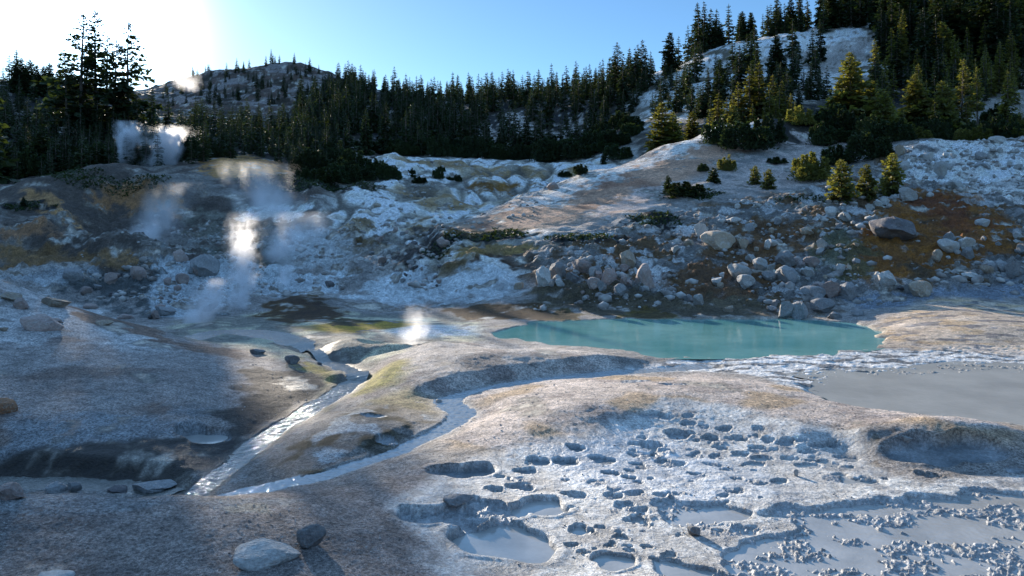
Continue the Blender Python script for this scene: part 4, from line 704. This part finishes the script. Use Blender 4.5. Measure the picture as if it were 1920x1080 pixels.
for px, pb, pt, pr, wf, lab in ((1578, 374, 296, YOUNG[0], .95, 'left one of three small sunlit firs above the boulders'), (1626, 368, 304, YOUNG[0], .8, 'middle and smallest of three sunlit firs above the boulders'), (1672, 364, 284, YOUNG[0], .85, 'right one of three small sunlit firs above the boulders'), (1416, 345, 308, YOUNG[0], .9, 'tiny sunlit fir at the dune foot, left of a pair'), (1442, 354, 314, YOUNG[0], .9, 'tiny sunlit fir at the dune foot, right of a pair'), (1338, 342, 312, YOUNG[1], .9, 'tiny dull green fir on the dune face'), (1252, 362, 326, YOUNG[0], .7, 'tiny dark fir low on the dune face'), (1132, 308, 282, YOUNG[0], .7, 'tiny dark fir on the dune edge'), (44, 388, 366, YOUNG[0], .8, 'tiny dark fir on the ochre hill')):
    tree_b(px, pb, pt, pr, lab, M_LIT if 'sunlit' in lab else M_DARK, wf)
def grove(poly, count, hr, protos, label, group, seed, m=(M_DARK,), minsep=0.0, wf=(1.0, 1.35), keep=None):
    r = random.Random(seed); P = np.array(poly, float); k = 0; guard = 0
    while k < count and guard < 20000:
        guard += 1; px = r.uniform(P[:, 0].min(), P[:, 0].max()); Yd = r.uniform(P[:, 1].min(), P[:, 1].max())
        if sdist(P, np.array([px]), np.array([Yd]))[0] < 0: continue
        x = (px - CX) / F * Yd
        if keep is not None and not keep(x, Yd, r): continue
        TREES.append((x, Yd, hr[0] * (hr[1] / hr[0]) ** (r.random() ** 1.4), r.choice(protos), r.uniform(*wf), r.choice(m), label, group, False)); k += 1
GAPS = [(945, 235, 34), (985, 190, 22), (1045, 135, 30), (930, 128, 26), (690, 118, 18)]
def ridge_keep(x, y, r):
    px = CX + x / y * F; n_ = float(pn(np.array([x / 14.0]), np.array([y / 14.0]), 77)[0])
    if n_ < -.22: return False
    py = HY - (H(x, y) - CAMZ) / y * F
    for gx, gy, rad in ((970, 230, 24), (990, 255, 16), (920, 255, 18), (1045, 255, 14)):
        if abs(px - gx) < rad and 0 < py - gy + 25 < 50: return False
    return True
grove([(640, 112), (900, 126), (1120, 126), (1220, 150), (1230, 190), (1120, 215), (1000, 245), (640, 245), (560, 200), (560, 112)], 720, (3.5, 8.5), SPIRE, 'slim dark conifer in the shaded wood on the central ridge', 'conifers on the central ridge', 1, keep=ridge_keep)
grove([(-60, 82), (340, 82), (420, 90), (500, 98), (600, 104), (640, 118), (580, 165), (420, 140), (300, 130), (-60, 175)], 400, (3, 6.2), SPIRE + FULL[:1], 'dark conifer in the shaded wood below the backlit clump', 'conifers of the wood on the left', 2, keep=lambda x, y, r: not (235 < CX + x / y * F < 335 and 86 < y < 126 and r.random() < .8))
grove([(-60, 80), (120, 79), (260, 82), (345, 86), (345, 95), (-60, 95)], 95, (2.4, 4.6), FULL[:1] + YOUNG[:1] + SPIRE[3:], 'low dark conifer at the shaded front edge of the wood on the left', 'low conifers at the front edge of the wood on the left', 15)
grove([(560, 86), (640, 100), (620, 112), (400, 100), (420, 92)], 26, (2, 4), SPIRE + YOUNG[:1], 'small dark conifer at the edge of the steaming slope', 'small conifers at the edge of the steaming slope', 3)
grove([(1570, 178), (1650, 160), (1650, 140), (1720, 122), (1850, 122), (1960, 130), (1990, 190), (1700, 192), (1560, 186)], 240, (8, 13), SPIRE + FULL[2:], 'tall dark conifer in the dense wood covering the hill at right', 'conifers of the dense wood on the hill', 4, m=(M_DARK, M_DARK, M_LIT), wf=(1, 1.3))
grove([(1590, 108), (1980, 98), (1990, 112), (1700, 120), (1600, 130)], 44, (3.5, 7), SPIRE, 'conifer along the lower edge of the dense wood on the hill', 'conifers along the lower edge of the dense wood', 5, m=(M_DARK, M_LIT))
grove([(1290, 112), (1560, 116), (1560, 150), (1480, 160), (1380, 150), (1240, 165), (1220, 140)], 62, (3.5, 8), SPIRE, 'slender conifer standing apart on the pale hillside', 'conifers standing apart on the pale hillside', 6)
grove([(1220, 120), (1330, 106), (1500, 112), (1560, 122), (1540, 128), (1300, 135), (1200, 150)], 34, (3, 6), SPIRE, 'dark conifer in the belt behind the dune crest', 'conifers in the belt behind the dune crest', 7)
grove([(1330, 97), (1490, 97), (1495, 104), (1325, 105)], 22, (2.5, 6.0), SPIRE, 'thin sunlit spire filling the cluster on the dune crest', 'thin spires of the dune crest cluster', 12, m=(M_LIT,), wf=(1.2, 1.7))
grove([(1640, 116), (1960, 110), (1960, 126), (1640, 134)], 50, (5, 9), SPIRE, 'dark spire standing in front of the dense wood on the hill', 'spires in front of the dense wood', 13, m=(M_DARK, M_LIT))
grove([(1530, 166), (1680, 160), (1700, 182), (1540, 184)], 34, (7, 12), SPIRE + FULL[2:], 'tall conifer on the crest where the dense wood begins', 'conifers on the crest where the dense wood begins', 14)
grove([(1290, 165), (1400, 169), (1560, 176), (1640, 178), (1640, 188), (1560, 184), (1280, 173)], 52, (6, 11), SPIRE, 'conifer on the skyline of the pale hill', 'conifers on the skyline of the pale hill', 8)
grove([(290, 195), (420, 200), (640, 215), (660, 262), (520, 268), (330, 258)], 110, (2.2, 5.0), SPIRE, 'small conifer scattered on the far rocky hill', 'conifers scattered on the far rocky hill', 9)
grove([(1490, 92), (1700, 88), (1960, 90), (1960, 99), (1600, 102), (1490, 100)], 36, (1.8, 4.4), YOUNG[:1] + FULL[:2], 'young sunlit conifer in the thicket above the white knoll', 'young conifers in the thicket above the white knoll', 10, m=(M_LIT,))
grove([(-60, 160), (140, 170), (140, 185), (-60, 185)], 14, (5, 8), SPIRE, 'distant conifer on the ridge at far left', 'conifers on the ridge at far left', 11)
def visible_size(tr):
    x, y, hh = tr[0], tr[1], tr[2]
    return (1e6 if tr[8] else 0) + hh / y * F if -20 < CX + x / y * F < 1940 else 0
def clear_of_clutter(tr): return True
TREES.sort(key=visible_size, reverse=True)
SINGLE, MASS = TREES[:298], TREES[298:]
protos_done = {}
for k, (x, y, hh, pr, wf, m, lab, grp, _f) in enumerate(SINGLE):
    root = bpy.data.objects.new('conifer_tree', None); COL.objects.link(root); root.empty_display_size = .2
    root.location = (x, y, H(x, y) - .1); root.rotation_euler = (random.uniform(-.03, .03), random.uniform(-.03, .03), random.uniform(0, 6.28)); root.scale = (hh * wf, hh * wf, hh)
    root['label'] = lab; root['category'] = 'tree'
    if grp: root['group'] = grp
    c = link('crown', pr[0], root); link('trunk', pr[1], root)
    c.material_slots[0].link = 'OBJECT'; c.material_slots[0].material = m
def mass():
    V, Q, Mi = [], [], []; off = 0; low = [conifer(500 + k, width=.125, whorls=18, nb=7, ns=5, power=.72, spray=.5) for k in range(3)]
    arr = []
    for cm, tm in low:
        for me, mi in ((cm, 0), (tm, 1)): pass
        A_ = []
        for me, mi in ((cm, 0), (tm, 1)):
            v = np.empty(len(me.vertices) * 3, np.float32); me.vertices.foreach_get('co', v); q = np.empty(len(me.loops), np.int32); me.loops.foreach_get('vertex_index', q); A_.append((v.reshape(-1, 3), q.reshape(-1, 4), mi))
        arr.append(A_)
    r = random.Random(3)
    for (x, y, hh, pr, wf, m, lab, grp, _f) in MASS:
        an = r.uniform(0, 6.28); c, s = math.cos(an), math.sin(an); z = H(x, y) - .1
        for v, q, mi in r.choice(arr):
            w = v * np.array([hh * wf, hh * wf, hh]); V.append(np.stack([w[:, 0] * c - w[:, 1] * s + x, w[:, 0] * s + w[:, 1] * c + y, w[:, 2] + z], 1)); Q.append(q + off); off += len(v); Mi.append(np.full(len(q), mi if mi else (2 if m == M_LIT else 0)))
    link('distant_forest', mesh_np('distant_forest', np.concatenate(V), np.concatenate(Q), (M_DARK, M_BARK, M_LIT), smooth=False, fmat=np.concatenate(Mi)), kind='stuff')
mass()

# ------------------------------------------------------------------ shrubs and low ground cover
def shrub_mesh(seed, n_=5000):
    r = np.random.default_rng(seed); tips = [(r.uniform(-.75, .75), r.uniform(-.75, .75), r.uniform(.35, 1.05)) for _ in range(16)]
    B_, D_ = [], []
    for tx, ty, th in tips:
        k = n_ // 16; f = r.random(k) ** .6; sp = .36 * (1 - f * .9); an = r.uniform(0, 6.28, k); rad = sp * np.sqrt(r.random(k))
        B_.append(np.stack([tx + rad * np.cos(an), ty + rad * np.sin(an), th * f * (1 - .35 * (tx * tx + ty * ty))], 1)); D_.append(np.stack([np.cos(an) * .9, np.sin(an) * .9, r.uniform(.0, .9, k)], 1))
    B_ = np.concatenate(B_); L = r.uniform(.08, .18, len(B_)); V, Q = sprays(B_, np.concatenate(D_), L, L * .26, r); return mesh_np('shrub', V, Q, (M_DARK,), smooth=False)
SHRUB = [shrub_mesh(k) for k in range(4)]
def shrub_at(x, y, hw, hh, label, m, group=None, dep=.8):
    o = bpy.data.objects.new('low_conifer_shrub', random.choice(SHRUB)); COL.objects.link(o); o.location = (x, y, H(x, y) - .08); o.scale = (hw, hw * dep, hh); o.rotation_euler = (0, 0, random.uniform(-.4, .4))
    o['label'] = label; o['category'] = 'shrub'; o.material_slots[0].link = 'OBJECT'; o.material_slots[0].material = m
    if group: o['group'] = group
def shrub(px, pyb, w, hg, label, m=M_DARK, group=None):
    p = hit(px, pyb); s = p.y / F; shrub_at(p.x, p.y + w * s * .2, w * s / 2, hg * s, label, m, group)
for px, pb, w, hg, lab, m in ((1350, 275, 60, 52, 'dark spreading shrub at the left of the dune crest thicket', M_DARK), (1400, 288, 110, 62, 'widest dark shrub hanging over the dune crest', M_DARK), (1450, 275, 80, 60, 'dark shrub right of the widest one on the dune crest', M_DARK), (1365, 322, 36, 30, 'small yellowish shrub on the dune face', M_LIT), (1320, 322, 24, 16, 'tiny dark shrub left of the yellowish shrub on the dune', M_DARK), (1462, 308, 50, 14, 'flat dark shrub below the dune crest thicket', M_DARK),
    (1530, 342, 90, 58, 'broad sunlit shrub sprawling left of the three small firs', M_LIT), (1580, 310, 80, 40, 'dark shrub behind the three small firs', M_DARK), (1635, 300, 90, 60, 'large dark shrub below the tallest yellow-green conifer', M_DARK), (1680, 265, 80, 46, 'dark shrub at the upper left of the white knoll', M_DARK), (1555, 222, 40, 26, 'small yellow shrub at the foot of the tallest sunlit conifer', M_LIT), (1090, 328, 36, 22, 'dark round shrub alone on the dune edge', M_DARK), (1290, 372, 100, 30, 'dark flat shrub low on the dune foot', M_DARK), (1160, 302, 60, 34, 'dark shrub beside the tiny dark fir on the dune edge', M_DARK), (1060, 333, 30, 12, 'small dark shrub at the tip of the dune edge', M_DARK)):
    shrub(px, pb, w, hg, lab, m)
def thicket(poly, count, wr, label, group, seed, m, inY=True, hr=(.45, .8)):
    r = random.Random(seed); P = np.array(poly, float); k = 0
    while k < count:
        px, v = r.uniform(P[:, 0].min(), P[:, 0].max()), r.uniform(P[:, 1].min(), P[:, 1].max())
        if sdist(P, np.array([px]), np.array([v]))[0] < 0: continue
        x, y = ((px - CX) / F * v, v) if inY else hit(px, v)[:2]; w = r.uniform(*wr)
        shrub_at(x, y, w / 2, w * r.uniform(*hr), label, r.choice(m), group); k += 1
thicket([(1490, 84), (1640, 80), (1700, 79), (1960, 82), (1960, 99), (1600, 100), (1490, 94)], 62, (1.8, 4.2), 'bushy green shrub in the thicket above the white knoll', 'shrubs above the white knoll', 1, (M_LIT, M_DARK, M_DARK))
thicket([(560, 335), (640, 300), (700, 310), (760, 330), (700, 345), (600, 350)], 22, (1.5, 4), 'dark low shrub along the shaded far edge of the white mounds', 'shrubs along the far edge of the white mounds', 2, (M_DARK,), False)
thicket([(660, 118), (900, 118), (1100, 112), (1200, 112), (1180, 128), (900, 132), (680, 122)], 70, (2, 5), 'dark shrub at the foot of the central ridge wood', 'shrubs at the foot of the central ridge wood', 3, (M_DARK,))
thicket([(-50, 80), (300, 86), (420, 90), (330, 97), (-50, 92)], 50, (2, 5), 'dull dark shrub in front of the wood on the left', 'shrubs in front of the wood on the left', 4, (M_DARK,))
thicket([(760, 325), (860, 310), (860, 345), (780, 345)], 8, (.8, 2), 'small dark bush dotted on the white mounds', 'bushes dotted on the white mounds', 5, (M_DARK,), False)
def cover(polys, per_m2, seed):
    r = np.random.default_rng(seed); B_ = []
    for poly in polys:
        P = plan(poly); lo, hi = P.min(0), P.max(0); n_ = int((hi - lo).prod() * per_m2); xy = r.uniform(lo, hi, (n_, 2)); nz = fbm(xy[:, 0], xy[:, 1], 1.8, 2, 19)
        xy = xy[sdist(P, xy[:, 0], xy[:, 1]) + 1.2 * nz > .1]
        B_.append(np.array([(x, y, H(x, y)) for x, y in xy]).reshape(-1, 3))
    B_ = np.concatenate(B_); n_ = len(B_); an = r.uniform(0, 6.28, n_); L = r.uniform(.12, .35, n_)
    V, Q = sprays(B_, np.stack([np.cos(an), np.sin(an), r.uniform(.2, .9, n_)], 1), L, L * .28, r)
    link('low_ground_cover', mesh_np('low_ground_cover', V, Q, (M_DARK,), smooth=False), kind='stuff')
cover([[(800, 470), (850, 438), (930, 430), (1005, 436), (980, 444), (880, 452), (830, 480), (780, 490)], [(1020, 448), (1100, 440), (1170, 440), (1150, 456), (1040, 456)], [(1170, 408), (1250, 400), (1290, 412), (1220, 425)], [(440, 335), (560, 330), (720, 350), (700, 362), (560, 360), (450, 350)], [(60, 395), (110, 385), (60, 378), (0, 384), (0, 398)], [(1240, 372), (1300, 350), (1360, 362), (1320, 378)], [(1450, 378), (1560, 380), (1600, 366), (1700, 366), (1690, 352), (1480, 366)], [(20, 340), (200, 330), (330, 335), (300, 345), (120, 350)]], 45, 4)

# ------------------------------------------------------------------ steam
def steam(px, pyb, pyt, hw, Yd, dens, label, lean=0.0, seed=0, wide_top=1.0, nscale=2.4, puff=.5, depth=1.0):
    m = bpy.data.materials.new('steam'); m.use_nodes = True; t = m.node_tree; t.nodes.clear(); o = t.nodes.new('ShaderNodeOutputMaterial'); v = t.nodes.new('ShaderNodeVolumePrincipled'); t.links.new(v.outputs[0], o.inputs['Volume'])
    v.inputs['Color'].default_value = (.98, .98, 1, 1); v.inputs['Anisotropy'].default_value = .45
    tc = nd(t, 'ShaderNodeTexCoord').outputs['Object']; pos = nd(t, 'ShaderNodeNewGeometry').outputs['Position']
    s = Yd / F; hx = hw * s; hz = (pyb - pyt) / 2 * s; x0 = (px - CX) / F * Yd; zc = CAMZ - ((pyb + pyt) / 2 - HY) / F * Yd
    sx = nd(t, 'ShaderNodeSeparateXYZ'); t.links.new(tc, sx.inputs[0]); X_, Y_, Z_ = sx.outputs
    mp = nd(t, 'ShaderNodeMapping'); mp.inputs['Location'].default_value = (seed * 3.1, seed * 1.7, seed * .9); mp.inputs['Scale'].default_value = (hx, hx, hz * .75); t.links.new(tc, mp.inputs[0])
    k = nscale / max(hx, .3)
    wob = mathn(t, 'MULTIPLY', mathn(t, 'SUBTRACT', noise(t, k * .45, 2, .5, mp.outputs[0]), .5), .9)
    xx = mathn(t, 'ADD', mathn(t, 'SUBTRACT', X_, mathn(t, 'MULTIPLY', Z_, lean)), wob)
    tz = mathn(t, 'MULTIPLY', mathn(t, 'ADD', Z_, 1.0), .5)
    wd = mathn(t, 'ADD', .34, mathn(t, 'MULTIPLY', tz, .40 * wide_top))
    r2 = mathn(t, 'SQRT', mathn(t, 'ADD', mathn(t, 'MULTIPLY', xx, xx), mathn(t, 'MULTIPLY', Y_, Y_)))
    fall = mathn(t, 'SUBTRACT', 1.0, mathn(t, 'DIVIDE', r2, wd), clamp=True)
    ends = mathn(t, 'MULTIPLY', mathn(t, 'MULTIPLY', mathn(t, 'SUBTRACT', 1.0, tz, clamp=True), 1.5, clamp=True), mathn(t, 'MULTIPLY', tz, 4.0, clamp=True))
    nz = mathn(t, 'MULTIPLY', mathn(t, 'SUBTRACT', mathn(t, 'ADD', noise(t, k, 6, .66, mp.outputs[0]), mathn(t, 'MULTIPLY', mathn(t, 'SUBTRACT', fall, mathn(t, 'MULTIPLY', tz, .45)), .30)), puff), 5.0, clamp=True)
    d = mathn(t, 'MULTIPLY', mathn(t, 'MULTIPLY', mathn(t, 'MULTIPLY', fall, ends), nz), dens / hx)
    t.links.new(d, v.inputs['Density'])
    bm = bmesh.new(); bmesh.ops.create_cone(bm, cap_ends=True, segments=20, radius1=.9, radius2=1.45, depth=2.0)
    for w in bm.verts: w.co.x += lean * w.co.z
    me = bpy.data.meshes.new('steam_plume'); bm.to_mesh(me); bm.free(); me.materials.append(m)
    ob = link('steam_plume', me, label=label, category='steam'); ob.location = (x0, Yd, zc); ob.scale = (hx, hx * depth, hz)
steam(455, 612, 395, 60, 41.5, 5, 'tallest white steam column rising from the stream flat', .05, 1, 1.3, 5.0, .48)
steam(385, 628, 520, 70, 37, 6, 'low spreading steam at the near end of the stream flat', .25, 2, 1.4, 2.4, .48)
steam(285, 510, 340, 95, 55, 4, 'bluish steam drifting up beside the ochre hill', .55, 3, 1.2, 2.0, .48)
steam(548, 500, 395, 110, 53, 4, 'ragged pale steam cloud right of the tallest column', .2, 4, 1.6, 2.6, .49)
steam(535, 556, 485, 42, 47, 4, 'small wispy steam jet right of the tallest column', .3, 5, 1.0, 2.2, .47)
steam(305, 330, 235, 80, 84, 20, 'bright sunlit steam puff in front of the dark wood', .2, 6, 1.3, 3.2, .50)
steam(238, 310, 225, 52, 84, 22, 'smaller sunlit steam puffs left of the bright one', .0, 7, 1.2, 3.2, .52)
steam(490, 425, 300, 130, 68, 3.5, 'thin steam veil over the orange hill', -.2, 8, 1.5, 2.8, .50)
steam(778, 655, 568, 64, 30.5, 1.5, 'short steam jet from the pit left of the turquoise pool', .12, 9, 1.3, 3.4, .50)
steam(345, 175, 115, 60, 205, 1.6, 'faint steam cloud against the far rocky hill', -.3, 10, 1.5, 2.2, .5)
